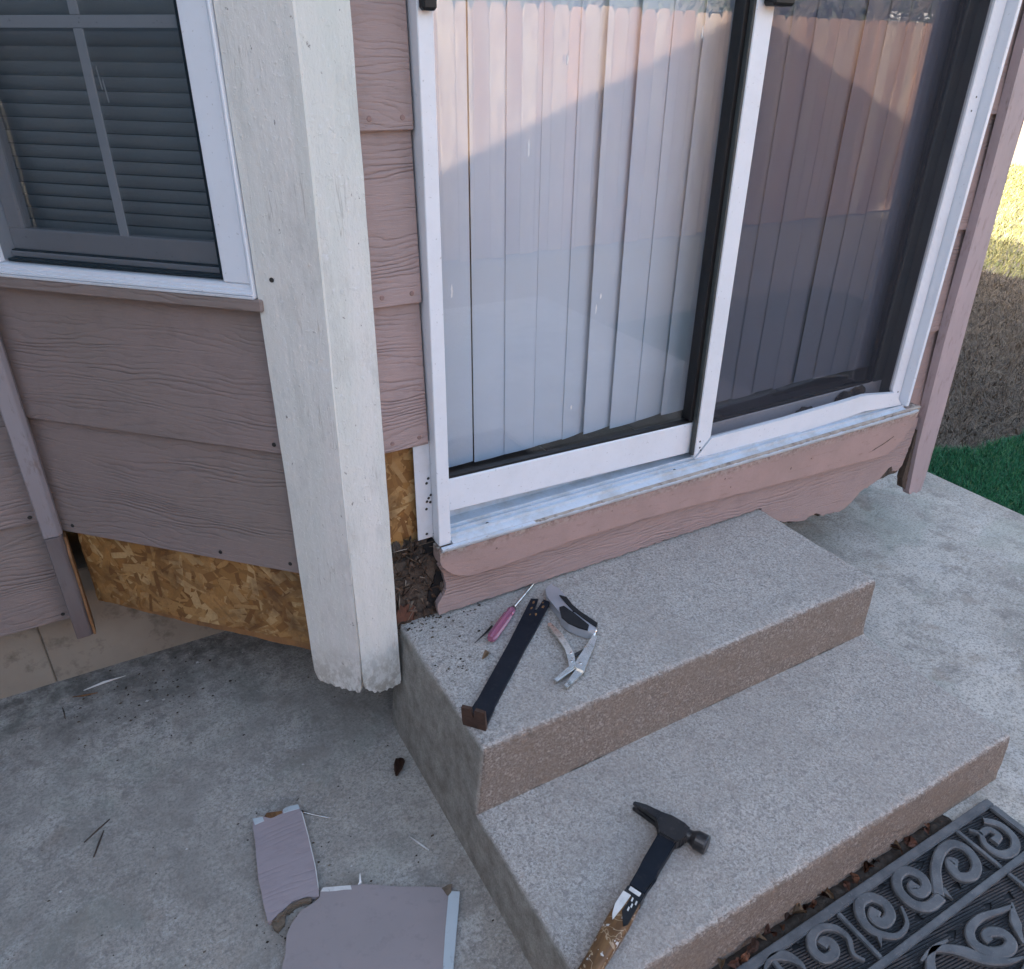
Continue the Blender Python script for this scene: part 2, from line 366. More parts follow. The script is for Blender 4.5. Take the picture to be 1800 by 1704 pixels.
MAT['interior'] = m_rough('interior paint', (.20, .20, .20), (.17, .17, .17), 3, .8, 30, .05, .001)
MAT['tile'] = m_rough('floor tile', (.22, .23, .23), (.17, .18, .18), 6, .5, 60, .1, .001)
MAT['grout'] = m_rough('tile bed', (.10, .095, .09), (.08, .075, .07), 6, .9, 60, .1, .001)
MAT['carpet'] = m_rough('dark interior threshold', (.045, .035, .03), (.03, .024, .02), 30, .9, 200, .5, .002)
MAT['roof'] = m_rough('roof shingle', (.12, .11, .10), (.09, .085, .08), 10, .9, 60, .4, .004)
MAT['caulk'] = m_rough('old caulk', (.44, .40, .35), (.28, .23, .19), 30, .85, 120, .8, .003, (.10, .075, .06), 50)
MAT['label0'] = m_white('dried paint', (.68, .68, .68), .5, .3)
MAT['nail'] = m_rough('painted nail head', (.30, .19, .175), (.22, .14, .12), 40, .5, 100, .2, .001)
MAT['hole'] = m_rough('dark screw head', (.02, .018, .016), (.04, .035, .03), 40, .6, 100, .2, .001)

# ---------------------------------------------------------------- the setting: slab, lawn, turf
ground = box('ground', (-40, 60), (-40, 60), (-.5, -.125), m_rough('dormant lawn soil', (.21, .175, .135), (.27, .225, .165), 1.5, .95, 40, .6, .01, (.09, .075, .05), 9), bev=0)
tag(ground, 'dry brown lawn ground around the house', kind='structure')
patio = box('patio_slab', (-5, 2.154), (-3.0, .70), (-.11, 0), MAT['patio'], bev=.006, seg=2)
tag(patio, 'stained grey concrete patio slab in front of the house', kind='structure')

def blades(name, mat_, n, area, zf, lmin, lmax, wid, lean, curl, seed):
    rg = np.random.default_rng(seed); P = area(rg, n); n = len(P)
    h = rg.uniform(0, 2*np.pi, n); L = rg.uniform(lmin, lmax, n); W = wid*rg.uniform(.6, 1.3, n)
    le = np.clip(rg.normal(lean, .25, n), .05, 1.5); d = np.stack([np.cos(h), np.sin(h), np.zeros(n)], 1)
    p = np.stack([-np.sin(h), np.cos(h), np.zeros(n)], 1)
    z = zf(P)
    b = np.concatenate([P, z[:, None]], 1)
    upv = np.array([0, 0, 1.0])
    tw = rg.normal(0, curl, n)
    d2 = d*np.cos(tw)[:, None]+p*np.sin(tw)[:, None]
    mid = b+(d*np.sin(le)[:, None]+upv*np.cos(le)[:, None])*(L*.5)[:, None]
    le2 = np.clip(le*1.7, 0, 2.2); tip = mid+(d2*np.sin(le2)[:, None]+upv*np.cos(le2)[:, None])*(L*.5)[:, None]
    tip[:, 2] = np.maximum(tip[:, 2], b[:, 2]+.004)
    w = W[:, None]*p
    V = np.stack([b-w, b+w, mid+w*.8, mid-w*.8, tip], 1).reshape(-1, 3)
    i = np.arange(n)[:, None]*5
    me = fast_mesh(name, V, i+np.array([[0, 1, 2, 3]]), i+np.array([[3, 2, 4]]))
    return link(name, me, mat_)
def turf_edge(x):
    return .40-.085*np.clip((x-2.5)/.14, 0, 1)+.012*np.sin(x*19)+.006*np.sin(x*47)
def lawn_area(x0, x1, y0, y1):
    def f(rg, n):
        p = np.stack([rg.uniform(x0, x1, n), rg.uniform(y0, y1, n)], 1)
        ok = (p[:, 1] > turf_edge(p[:, 0])+.01) & (p[:, 0] > 2.18)
        return p[ok]
    return f
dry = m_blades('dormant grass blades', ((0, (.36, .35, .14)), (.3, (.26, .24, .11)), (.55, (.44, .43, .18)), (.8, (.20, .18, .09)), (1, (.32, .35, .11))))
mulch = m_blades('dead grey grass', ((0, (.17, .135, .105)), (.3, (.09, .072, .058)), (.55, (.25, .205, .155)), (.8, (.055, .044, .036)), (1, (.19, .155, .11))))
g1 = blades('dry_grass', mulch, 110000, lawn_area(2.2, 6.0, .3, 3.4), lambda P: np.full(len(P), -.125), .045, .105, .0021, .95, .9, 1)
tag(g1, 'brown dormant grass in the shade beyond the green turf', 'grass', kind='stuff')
def far_area(rg, n):
    p = np.stack([rg.uniform(5.5, 14, n), rg.uniform(.8, 9.0, n)], 1); return p[(p[:, 1] < .35*p[:, 0]+4.2) & ((p[:, 0] > 6.0) | (p[:, 1] > 3.4))]
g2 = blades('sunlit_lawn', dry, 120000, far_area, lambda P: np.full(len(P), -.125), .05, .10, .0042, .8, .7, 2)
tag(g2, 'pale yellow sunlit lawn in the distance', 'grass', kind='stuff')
turfbase = prism('artificial_turf', [(2.160, -2.4), (4.2, -2.4), (4.2, .31), (3.4, .33), (2.98, .32), (2.85, .335), (2.70, .315), (2.62, .33), (2.52, .40), (2.30, .41), (2.160, .405)], -.10, -.055,
                 m_rough('turf backing', (.012, .05, .022), (.008, .035, .015), 30, .9, 90, .4, .003), None, bev=.003)
tag(turfbase, 'bright green artificial turf laid beside the patio slab', 'turf')
def turf_area(rg, n):
    p = np.stack([rg.uniform(2.163, 3.5, n), rg.uniform(-.75, .42, n)], 1); return p[p[:, 1] < turf_edge(p[:, 0])+rg.normal(0, .006, len(p))]
tp = blades('turf_pile', m_blades('turf pile', ((0, (.010, .070, .030)), (.35, (.022, .17, .075)), (.7, (.014, .12, .05)), (.9, (.06, .24, .10)), (1, (.12, .22, .09))), .5), 60000, turf_area,
            lambda P: np.full(len(P), -.057), .022, .042, .0016, .55, .5, 3)
tp.parent = turfbase; tag(tp, kind='stuff')

# ---------------------------------------------------------------- the house
house = empty('house', (0, 0, 0))
tag(house, 'house with pink lap siding, angled bay window and white sliding patio door', 'house')
def lap(u0, u1, z0, z1, M, mat_, wb=-.004, wt=-.016, th=.011, poly=None, nails=(), jit=0, seed=0):
    f = lambda u, v: wb+(wt-wb)*(v-z0)/(z1-z0)
    o = prism('siding_board', poly or [(u0, z0), (u1, z0), (u1, z1), (u0, z1)], lambda u, v: f(u, v)-th, f, mat_, house, M, .0015, 1, sub=.03 if jit else 0, jitter=jit, seed=seed)
    for a, b in nails:
        bm = bmesh.new(); bmesh.ops.create_cone(bm, cap_ends=True, segments=12, radius1=.0048, radius2=.0036, depth=.0018)
        nl = bm_obj('nail_head', bm, MAT['nail'] if M is DOOR else MAT['hole'], o); nl.location = (a, b, f(a, b)+.0004)
    return o
E1 = .277
# door wall, strip between corner post and door
for k in range(7):
    z0 = .713+k*E1; n_ = ((-.083, z0+.017), (-.028, z0+.018))
    lap(-.112, -.010, z0, min(z0+.30, 2.62), DOOR, MAT['siding2'], nails=n_)
# door wall, strip right of the door
for k in range(8):
    z0 = .43+k*E1; lap(1.4895, 1.640, z0, min(z0+.30, 2.62), DOOR, MAT['siding2'], nails=((1.565, z0+.018),) if k else ((1.553, z0+.012),))
# angled wall
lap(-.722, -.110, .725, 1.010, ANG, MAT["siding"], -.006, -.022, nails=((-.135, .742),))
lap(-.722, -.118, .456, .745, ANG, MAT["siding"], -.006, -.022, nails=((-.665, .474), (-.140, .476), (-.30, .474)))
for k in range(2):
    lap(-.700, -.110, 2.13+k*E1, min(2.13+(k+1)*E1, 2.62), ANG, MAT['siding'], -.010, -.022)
# main wall on the left
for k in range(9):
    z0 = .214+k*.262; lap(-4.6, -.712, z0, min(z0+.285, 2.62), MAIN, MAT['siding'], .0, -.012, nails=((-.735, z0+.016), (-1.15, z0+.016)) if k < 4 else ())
# corner post: two boards with a split between them, ragged foot
postl = [(-.115, .255), (-.114, .208), (-.108, .187), (-.103, .1815), (-.098, .184), (-.092, .180), (-.085, .178), (-.079, .1815), (-.074, .1765), (-.068, .1735), (-.060, .1775), (-.053, .172),
         (-.044, .1755), (-.036, .1705), (-.027, .1745), (-.019, .1715), (-.011, .174), (-.007, .190), (-.006, .21), (-.0035, .25), (-.0015, .45), (.0065, 1.2), (.0065, 2.62), (-.118, 2.62), (-.116, 1.2)]
def rag(P, seed, zmax=.2, st=.004, amp=.0042):
    out = []; n = len(P)
    for i, a in enumerate(P):
        b = P[(i+1) % n]; out.append(a)
        if a[1] < zmax and b[1] < zmax:
            k = int(math.hypot(b[0]-a[0], b[1]-a[1])/st)
            for q in range(1, k+1):
                t_ = q/(k+1); x = a[0]+(b[0]-a[0])*t_; out.append((x, a[1]+(b[1]-a[1])*t_+amp*(fbm(x*160, seed, 0, 4)+.25)))
    return out
prism('corner_post', rag(postl, 3), -.022, .003, MAT['post'], house, ANG, .0012, 1, sub=.06, jitter=.0006, seed=3)
postr = [(-.195, .25), (-.1955, .20), (-.192, .183), (-.186, .1755), (-.180, .1725), (-.174, .163), (-.168, .1655), (-.162, .157), (-.153, .160), (-.146, .157), (-.139, .161), (-.133, .1575), (-.124, .163), (-.115, .163), (-.112, .172),
         (-.111, .30), (-.109, .9), (-.106, 2.62), (-.1945, 2.62), (-.1945, 1.2), (-.194, .6)]
prism('corner_post', rag(postr, 8), -.005, .0205, MAT['post'], house, DOOR, .0012, 1, sub=.06, jitter=.0006, seed=4)
for a, b in ((-.085, 1.05),):
    bm = bmesh.new(); bmesh.ops.create_cone(bm, cap_ends=True, segments=12, radius1=.0042, radius2=.0040, depth=.002)
    o = bm_obj('nail_hole', bm, MAT['hole'], house, ANG @ Matrix.Translation((a, b, .0035)))
# right corner board, leaning a little and split at its foot
prism('corner_board', [(1.612, .184), (1.622, .170), (1.640, .176), (1.655, .166), (1.678, .170), (1.680, .245), (1.671, .453), (1.654, .737), (1.637, 1.017), (1.626, 1.263), (1.620, 2.62), (1.534, 2.62), (1.541, 1.408), (1.556, 1.12), (1.565, .749), (1.576, .544), (1.590, .34)],
      -.004, .0205, MAT['trim'], house, DOOR, .002, 1, sub=.08, jitter=.0006)
MAT['trimgrey'] = m_rough('grey painted trim', (.285, .255, .265), (.25, .22, .225), 12, .55, 90, .25, .0015, (.18, .14, .13), 60, stretch=(1, 1, .25))
# board in the inside corner of bay and main wall
prism('corner_trim', [(-.718, .446), (-.690, .446), (-.681, .455), (-.681, .498), (-.718, .498)], .46, 2.62, MAT['trimgrey'], house, WORLD, .002)
MAT['trimdark'] = m_rough('bare weathered trim', (.17, .145, .14), (.13, .10, .095), 14, .7, 90, .5, .002, (.10, .07, .06), 30, stretch=(1, 1, .25))
prism('corner_trim', [(-.718, .446), (-.690, .446), (-.683, .453), (-.683, .498), (-.718, .498)], lambda a, b: .186+.012*fbm(a*60, b*60, 3), .459, MAT['trimdark'], house, WORLD, .002)
prism('trim_splinter', [(.446, .188), (.470, .186), (.492, .20), (.494, .448), (.462, .445), (.448, .40), (.452, .32), (.444, .26)], .0, .005, MAT['rawwood'], house, frame((-.683, 0, 0), (0, 1, 0), (0, 0, 1), (1, 0, 0)), .001, sub=.015, jitter=.002, seed=8)

# sheathing: strand board panels with separate strands
def strands(name, u0, u1, v0, v1, M, n, seed, w=0.0, parent=house):
    rg = random.Random(seed); V = []; Q = []
    for i in range(n):
        L = rg.uniform(.02, .10); W = rg.uniform(.004, .022); a = rg.uniform(0, 3.14); cu, cv = rg.uniform(u0, u1), rg.uniform(v0, v1)
        ca, sa = math.cos(a), math.sin(a); b = len(V); ww = w+.0003+rg.random()*.0016
        tl = rg.uniform(-.004, .004)
        for x, y in ((-L, -W), (L, -W+tl), (L-rg.random()*.012, W), (-L+rg.random()*.012, W+tl)):
            uu_, vv_ = cu+(x*ca-y*sa)*.5, cv+(x*sa+y*ca)*.5
            V.append((min(max(uu_, u0), u1), min(max(vv_, v0), v1), ww+rg.uniform(0, .0006)))
        Q.append((b, b+1, b+2, b+3))
    o = link(name, fast_mesh(name, V, Q), MAT['osb'], parent, M); tag(o, kind='stuff'); return o
def sheath(u0, u1, v0, v1, M, w, n=0, seed=0):
    o = box('sheathing_panel', (u0, u1), (v0, v1), (w-.012, w), MAT['osbbase'], house, M, .0008)
    if n: strands('wood_strands', u0+.001, u1-.001, v0+.001, v1-.001, M, n, seed, w, house)
sheath(-.690, -.010, .248, .50, ANG, -.034, 760, 1)
sheath(-.690, -.010, .5005, 1.03, ANG, -.036)
sheath(-.690, -.010, 2.10, 2.62, ANG, -.036)
sheath(-.115, -.010, 1.03, 2.10, ANG, -.036)
sheath(-.115, -.002, .45, .80, DOOR, -.030, 170, 2)
sheath(-.115, -.002, .801, 2.62, DOOR, -.030)
sheath(-.0015, 1.4890, 2.53, 2.62, DOOR, -.030)
sheath(1.4895, 1.66, .27, 2.62, DOOR, -.030)
# bay floor edge and its underside
prism('bay_floor', [(-.175, .055), (-.64, .52), (-.64, .60), (1.9, .60), (1.9, .25), (1.64, .035), (-.155, .035)], .262, .44, MAT['osbbase'], house, WORLD, .002)
# plate under the sheathing, split wood
prism('sill_plate', [(-.678, .246), (-.40, .232), (-.125, .228), (-.125, .250), (-.678, .262)], -.055, -.036, MAT['rawwood'], house, ANG, .0015, sub=.02, jitter=.0018, seed=5)

# foundation
for x0, x1 in ((-5, -2.62), (-2.617, -.8015), (-.80, 1.05)):
    box('foundation_block', (x0, x1), (.562, .70), (-.1, .30), MAT['found'], house, WORLD, .003)

# hidden shell of the house: walls, back, roof
def wall(x, y, z, mat_=MAT['interior']): return box('wall', x, y, z, mat_, house, WORLD, 0)
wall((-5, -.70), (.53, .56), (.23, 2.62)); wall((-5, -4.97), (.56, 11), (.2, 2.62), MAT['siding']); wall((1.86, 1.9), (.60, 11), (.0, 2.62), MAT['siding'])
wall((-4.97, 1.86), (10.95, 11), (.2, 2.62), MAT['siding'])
wall((1.57, 1.585), (.032, .26), (.45, 2.62))
prism('wall', [(1.686, .01), (1.90, .225), (1.90, .60), (1.875, .60), (1.875, .235), (1.668, .028)], .21, 2.62, MAT['siding2'], house, WORLD, 0)
box('ceiling', (-4.9, 1.85), (.03, 10.9), (2.50, 2.52), MAT['interior'], house, WORLD, 0)
box('interior_floor', (-4.9, 1.85), (.62, 10.9), (.40, .455), MAT['grout'], house, WORLD, 0)
wall((-4.9, 1.85), (3.6, 3.62), (.46, 2.49))
# gable roof: wide front gable with overhang, narrower rear roof
xa, za, sl_ = .40, 4.20, .385
def gable(xl, xr, y0, y1, dz=0, th=.14):
    zz = lambda x: za+dz-sl_*abs(x-xa)
    pts = [(xl, zz(xl)), (xa, za+dz), (xr, zz(xr)), (xr, zz(xr)-th), (xa, za+dz-th-.02), (xl, zz(xl)-th)]
    prism('roof', pts, -y1, -y0, MAT['roof'], house, DOOR, 0)
gable(-5.6, 3.55, -.35, 2.2)
prism('gable_wall', [(-4.9, 2.62), (1.62, 2.62), (1.62, 3.55), (xa, 4.02), (-3.2, 2.63)], -.06, -.03, MAT['siding2'], house, DOOR, 0)
ze = 2.62
prism('roof', [(-5.4, ze), (-1.7, 3.75), (1.92, ze), (1.92, ze-.12), (-1.7, 3.6), (-5.4, ze-.12)], -11.2, -2.2, MAT['roof'], house, DOOR, 0)
prism('gable_wall', [(-5.0, ze-.05), (-1.7, 3.6), (1.86, ze-.05)], -11.0, -10.95, MAT['siding'], house, DOOR, 0)
box('soffit', (-5.2, 1.95), (-.30, .50), (2.622, 2.64), MAT['trim'], house, WORLD, 0)

# unseen wing added on the left to block sky light and darken that side
box('wall', (-4.5, -4.42), (-4.3, .49), (-.12, 2.62), MAT['siding'], house, WORLD, 0)
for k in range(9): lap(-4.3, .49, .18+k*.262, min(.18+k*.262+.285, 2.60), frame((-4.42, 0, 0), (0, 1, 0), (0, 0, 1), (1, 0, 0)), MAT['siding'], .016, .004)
prism('roof', [(-5.9, 2.64), (-3.95, 2.64), (-3.95, 2.76), (-5.9, 3.5)], -.52, 4.4, MAT['roof'], house, DOOR, 0)

# window in the angled wall (part of the house) with its pieces
win = empty('window', (0, 0, 0), house)
def wbox(n, u, v, w, mt, bev=.0015): return box(n, u, v, w, MAT[mt], win, ANG, bev)
U0, U1, V0, V1 = -.672, -.118, 1.020, 2.10
prism('frame', [(-.1745, 1.040), (-.124, 1.040), (-.124, V1), (-.1745, V1)], -.05, .006, MAT['frame'], win, ANG, .002)
prism('frame', [(U0+.005, 1.040), (U0+.045, 1.040), (U0+.045, V1), (U0+.005, V1)], -.05, .006, MAT['frame'], win, ANG, .002)
wbox('frame', (U0+.005, -.124), (V1-.05, V1-.001), (-.048, .005), 'frame')
profile('sill', [(-.055, 1.0225), (.011, 1.0225), (.011, 1.0260), (.0085, 1.0265), (.0085, 1.0315), (.0055, 1.032), (.0055, 1.038), (.002, 1.0395), (-.055, 1.041)], U0+.002, -.121, MAT['frame'], win, M=ANG @ Matrix(((1, 0, 0, 0), (0, 0, 1, 0), (0, 1, 0, 0), (0, 0, 0, 1))))
wbox('flange', (-.123, -.1185), (1.0205, V1), (-.02, .0095), 'frame', .001)
wbox('flange', (U0, -.1185), (1.0165, 1.0215), (-.02, .0125), 'nailfin', .001)
# dark gasket
wbox('gasket', (-.1860, -.1750), (1.0415, V1-.05), (-.04, -.004), 'black', .001)
wbox('gasket', (U0+.05, -.1865), (1.0415, 1.046), (-.03, -.006), 'black', .001)
# lower sash
wbox('sash', (U0+.046, -.1865), (1.058, 1.094), (-.052, -.030), 'sash'); wbox('sash', (U0+.046, -.1865), (1.0465, 1.056), (-.05, -.020), 'sash')
wbox('sash', (U0+.046, U0+.078), (1.094, V1-.05), (-.052, -.030), 'sash'); wbox('sash', (-.206, -.1865), (1.094, V1-.05), (-.052, -.034), 'sash')
wbox('gasket', (U0+.046, -.1865), (1.056, 1.058), (-.045, -.024), 'black', 0)
wbox('muntin', (-.391, -.374), (1.094, 1.4015), (-.0345, -.0310), 'frame', .0008); wbox('muntin', (-.391, -.374), (1.4195, V1-.05), (-.0345, -.0310), 'frame', .0008)
wbox('muntin', (U0+.078, -.206), (1.402, 1.419), (-.0345, -.0310), 'frame', .0008)
wbox('pane', (U0+.07, -.20), (1.09, V1-.04), (-.0390, -.0350), 'glass', 0)
link('insect_screen', fast_mesh('insect_screen', [(U0+.046, 1.043, -.0035), (-.1755, 1.043, -.0035), (-.1755, V1-.05, -.0035), (U0+.046, V1-.05, -.0035)], [(0, 1, 2, 3)]), MAT['screen2'], win, ANG)
for u_, v_ in ((-.365, 1.318), (-.358, 1.300)): prism('paint_streak', [(u_, v_), (u_+.0022, v_+.001), (u_-.001, v_+.034), (u_-.0028, v_+.030)], -.0348, -.0343, MAT['label0'], win, ANG, 0)
prism('window_apron', [(-.664, .996), (-.107, .996), (-.107, 1.0160), (-.664, 1.0160)], -.012, .0115, MAT['siding'], house, ANG, .002)

# horizontal blind behind the window
hb = empty('horizontal_blind', (-.45, .32, 1.08))
tag(hb, 'closed horizontal slat blind behind the angled bay window', 'blind')
slat_me = None
for k in range(46):
    zc = 1.088+k*.0215
    if slat_me is None:
        bm = bmesh.new(); n_ = 5; A = []; B = []
        for i in range(n_):
            a = i/(n_-1)-.5; yy = a*.0235*math.sin(R(64)); zz = a*.0235*math.cos(R(64))+.0016*(1-4*a*a)
            A.append((yy, zz)); B.append((yy, zz-.0007))
        P = A+B[::-1]; n2 = len(P)
        lo = [bm.verts.new((-.27, y, z)) for y, z in P]; hi = [bm.verts.new((.205, y, z)) for y, z in P]
        for q in range(n2): bm.faces.new((lo[q], hi[q], hi[(q+1) % n2], lo[(q+1) % n2]))
        slat_me = bpy.data.meshes.new('slat'); bm.to_mesh(slat_me); bm.free(); slat_me.materials.append(MAT['slat'])
    o = bpy.data.objects.new('slat', slat_me); COL.objects.link(o); o.parent = hb
    o.matrix_local = Matrix.Translation((.45, -.32, -1.08)) @ ANG @ Matrix.Translation((-.42, zc, -.095))

# ---------------------------------------------------------------- sliding patio door
door = empty('sliding_door', (0, 0, 0), house)
ZT = 2.52
def dbox(n, x, y, z, mt, par=door, bev=.0015): return box(n, x, y, z, MAT[mt], par, WORLD, bev)
dbox('jamb', (-.006, .021), (-.018, .115), (.486, ZT), 'white'); dbox('jamb', (1.4765, 1.4885), (-.018, .115), (.500, ZT), 'frame')
dbox('jamb_stop', (1.4685, 1.4760), (.034, .11), (.500, ZT), 'darkmetal'); dbox('head', (.0215, 1.4760), (-.018, .115), (ZT-.05, ZT), 'white')
profile('sill_track', [(-.026, .470), (-.026, .4905), (-.020, .4935), (-.010, .4955), (-.0095, .5025), (-.0065, .5025), (-.006, .4960), (.004, .4985), (.0045, .5060), (.0075, .5060), (.008, .4985),
                       (.016, .4985), (.0165, .5090), (.0195, .5090), (.020, .4985), (.062, .4985), (.0625, .515), (.066, .515), (.0665, .4985), (.118, .4985), (.118, .470)], .0215, 1.4760, MAT['track'], door)
profile('sill_nose', [(-.034, .4835), (-.0345, .488), (-.0265, .4895), (-.0265, .474)], -.006, 1.515, MAT['track'], door)
for x in (.115, .63):
    bm = bmesh.new(); bmesh.ops.create_cone(bm, cap_ends=True, segments=14, radius1=.0042, radius2=.003, depth=.002); o = bm_obj('screw', bm, MAT['hole'], door); o.location = (x, -.0005, .4985)
# fixed left panel, its bottom rail hanging slightly low on the right
prism('bottom_rail', [(.0225, .533), (.735, .5135), (.735, .5955), (.0225, .6085)], -.058, -.030, MAT['white'], door, DOOR, .002)
prism('gasket', [(.036, .6085), (.70, .596), (.70, .601), (.036, .6135)], -.050, -.034, MAT['black'], door, DOOR, 0)
dbox('stile', (.0225, .036), (.030, .056), (.612, ZT-.05), 'white'); dbox('gasket', (.0362, .0385), (.034, .05), (.613, ZT-.05), 'black', bev=0)
dbox('gasket', (.6845, .6975), (.026, .056), (.604, ZT-.05), 'black'); dbox('stile', (.698, .762), (.030, .060), (.602, ZT-.05), 'darkmetal')
dbox('glass_pane', (.030, .690), (.042, .048), (.600, ZT-.06), 'glass', bev=0)
# right panel behind the insect screen
MAT['rrail'] = m_white('faded rail', (.50, .455, .47), .45, .35)
dbox('bottom_rail', (.765, 1.468), (.072, .098), (.5155, .5535), 'rrail'); dbox('stile', (.765, .80), (.072, .098), (.5537, ZT-.05), 'darkmetal')
dbox('stile', (1.432, 1.468), (.072, .098), (.5537, ZT-.05), 'darkmetal'); dbox('gasket', (1.421, 1.4315), (.078, .092), (.554, ZT-.05), 'black', bev=0)
dbox('gasket', (.80, 1.421), (.076, .094), (.5537, .5585), 'black', bev=0)
dbox('glass_pane', (.795, 1.425), (.082, .088), (.556, ZT-.06), 'glass2', bev=0)
for x, z in ((1.30, .535), (1.36, .540), (1.14, .520)):
    bm = bmesh.new(); bmesh.ops.create_icosphere(bm, subdivisions=3, radius=.02)
    for v in bm.verts: v.co = Vector((v.co.x*1.6, v.co.y*.35, v.co.z*.8))*(1+.5*fbm(v.co.x*60+x*9, v.co.y*60, v.co.z*60))
    o = bm_obj('broken_rail_edge', bm, MAT['rot'], door); o.location = (x, .066, z)
# keeper on the left jamb
dbox('latch_keeper', (-.004, .020), (-.036, -.0185), (1.428, 1.56), 'black', bev=.004); dbox('worn_strip', (.0225, .0285), (.0225, .0295), (1.405, 1.47), 'rawwood', bev=.001)
dbox('nailing_flange', (-.0405, -.0065), (.010, .0125), (.496, .716), 'nailfin', bev=.0005)
for x, z in ((-.012, .635), (-.016, .625), (-.013, .590), (-.017, .583), (-.010, .580), (-.019, .566), (-.021, .507), (-.008, .596)):
    bm = bmesh.new(); bmesh.ops.create_icosphere(bm, subdivisions=1, radius=.0034)
    for v in bm.verts: v.co.y *= .3
    o = bm_obj('flange_hole', bm, MAT['hole'], door); o.location = (x, .0098, z)

for x, z, h_ in ((.395, .905, .020), (.405, .935, .012), (.225, 1.215, .030), (.30, 1.36, .016), (.60, 1.405, .022), (.066, .98, .026), (.345, .70, .010)):
    rgx = random.Random(x); prism('paint_speck', [(x-.0016, z), (x+.0012, z+.001), (x+.0020, z+h_*.6), (x+.0006, z+h_), (x-.0018, z+h_*.7)], -.0418, -.0412, MAT['label0'], door, DOOR, 0, 1, sub=.003, jitter=.0006, seed=int(x*1000))
# bent insect screen door
scr = empty('screen_door', (0, 0, 0), house)
YS = (.012, .026)
prism('stile', [(.701, .506), (.748, .554), (.748, ZT-.06), (.701, ZT-.06)], -YS[1], -YS[0], MAT['white'], scr, DOOR, .002)
dbox('stile_groove', (.6945, .7005), (.014, .026), (.515, ZT-.06), 'darkmetal', scr, .0005)
prism('rail', [(.705, .5035), (.85, .4985), (1.00, .4975), (1.20, .506), (1.315, .5125), (1.335, .511), (1.472, .502), (1.432, .5455), (1.325, .5600), (1.30, .5630), (1.20, .5590), (1.00, .5530), (.751, .5510)], lambda u, v: -YS[1]+.016*(u-.7)/.75, lambda u, v: -YS[0]+.016*(u-.7)/.75, MAT['white'], scr, DOOR, .002)
prism('stile', [(1.470, .506), (1.4745, .510), (1.4745, ZT-.06), (1.4265, ZT-.06), (1.4345, .5475)], -YS[1]+.003, -YS[0]+.003, MAT['white'], scr, DOOR, .002)
link('mesh_panel', fast_mesh('mesh_panel', [(.744, .019, .549), (1.432, .016, .542), (1.432, .016, ZT-.06), (.744, .019, ZT-.06)], [(0, 1, 2, 3)]), MAT['screen'], scr)
dbox('handle', (.712, .768), (-.020, .0115), (1.460, 1.60), 'black', scr, .005)
for x, z in ((.715, .533), (.719, .525), (.713, .550), (1.460, .540), (1.455, 1.30), (1.450, 1.27)):
    bm = bmesh.new(); bmesh.ops.create_icosphere(bm, subdivisions=1, radius=.0028)
    for v in bm.verts: v.co.y *= .3
    o = bm_obj('rivet', bm, MAT['hole'], scr); o.location = (x, .0118 if x < 1 else .0088, z)

# sill board, skirt board, rotten corner
sb = [(-.010, .4825), (-.010, .455), (-.006, .443), (.004, .430), (.016, .418), (.030, .409), (.050, .401), (.074, .397), (.164, .399), (.308, .407), (.50, .405), (.644, .401), (.85, .389), (1.047, .378), (1.25, .368), (1.428, .361), (1.46, .375), (1.491, .400), (1.513, .437),
      (1.528, .475), (1.528, .4955), (1.478, .4925), (1.2, .4895), (.8, .486), (.4, .4845)]
prism('sill_board', sb, -.006, .0285, MAT['sillwood'], house, DOOR, .004, 2, sub=.03, jitter=.0009, seed=6)
sk = [(-.003, .43), (.006, .405), (.013, .380), (.012, .365), (.004, .350), (-.004, .340), (-.012, .328), (-.010, .304), (.2, .301), (.96, .300), (.965, .24), (1.03, .235), (1.107, .213), (1.146, .202), (1.170, .210), (1.20, .216), (1.225, .199), (1.255, .195), (1.28, .193), (1.306, .190), (1.335, .199), (1.361, .214), (1.375, .229),
      (1.39, .241), (1.42, .246), (1.448, .258), (1.47, .257), (1.489, .263), (1.502, .272), (1.512, .284), (1.520, .268), (1.54, .262), (1.558, .285), (1.566, .32), (1.572, .38), (1.576, .44), (1.5, .46), (.6, .46), (.02, .46)]
prism('skirt_board', sk, -.0075, .006, MAT['siding2'], house, DOOR, .001, 1, sub=.009, jitter=.0024, seed=7)
jag = [p for p in sk if p[1] < .29 and p[0] > .97]
prism('rotten_edge', [(a-.004, b-.0075) for a, b in jag]+[(1.55, .30), (1.0, .30)], -.016, -.0078, MAT['rot'], house, DOOR, 0, 1, sub=.008, jitter=.003, seed=11)
prism('crack', [(1.462, .262), (1.478, .274), (1.494, .290), (1.508, .292), (1.512, .276), (1.530, .272), (1.545, .268), (1.528, .264), (1.500, .266), (1.48, .260)], .0058, .0066, MAT['rot'], house, DOOR, 0, 1, sub=.006, jitter=.001, seed=12)
prism('crack', [(1.575, .235), (1.590, .200), (1.606, .190), (1.603, .215), (1.592, .30), (1.581, .40), (1.577, .36)], -.010, .0095, MAT['rot'], house, DOOR, 0, 1, sub=.01, jitter=.0015, seed=13)
prism('crack', [(1.340, .388), (1.366, .394), (1.400, .403), (1.440, .418), (1.438, .4195), (1.398, .4055), (1.364, .3965)], .0283, .0290, MAT['rot'], house, DOOR, 0, 1, sub=.008, jitter=.0006, seed=14)
# dark cavity behind the broken skirt
box('rim_joist', (-.10, 1.60), (.012, .032), (.285, .455), MAT['rot'], house, WORLD, 0)
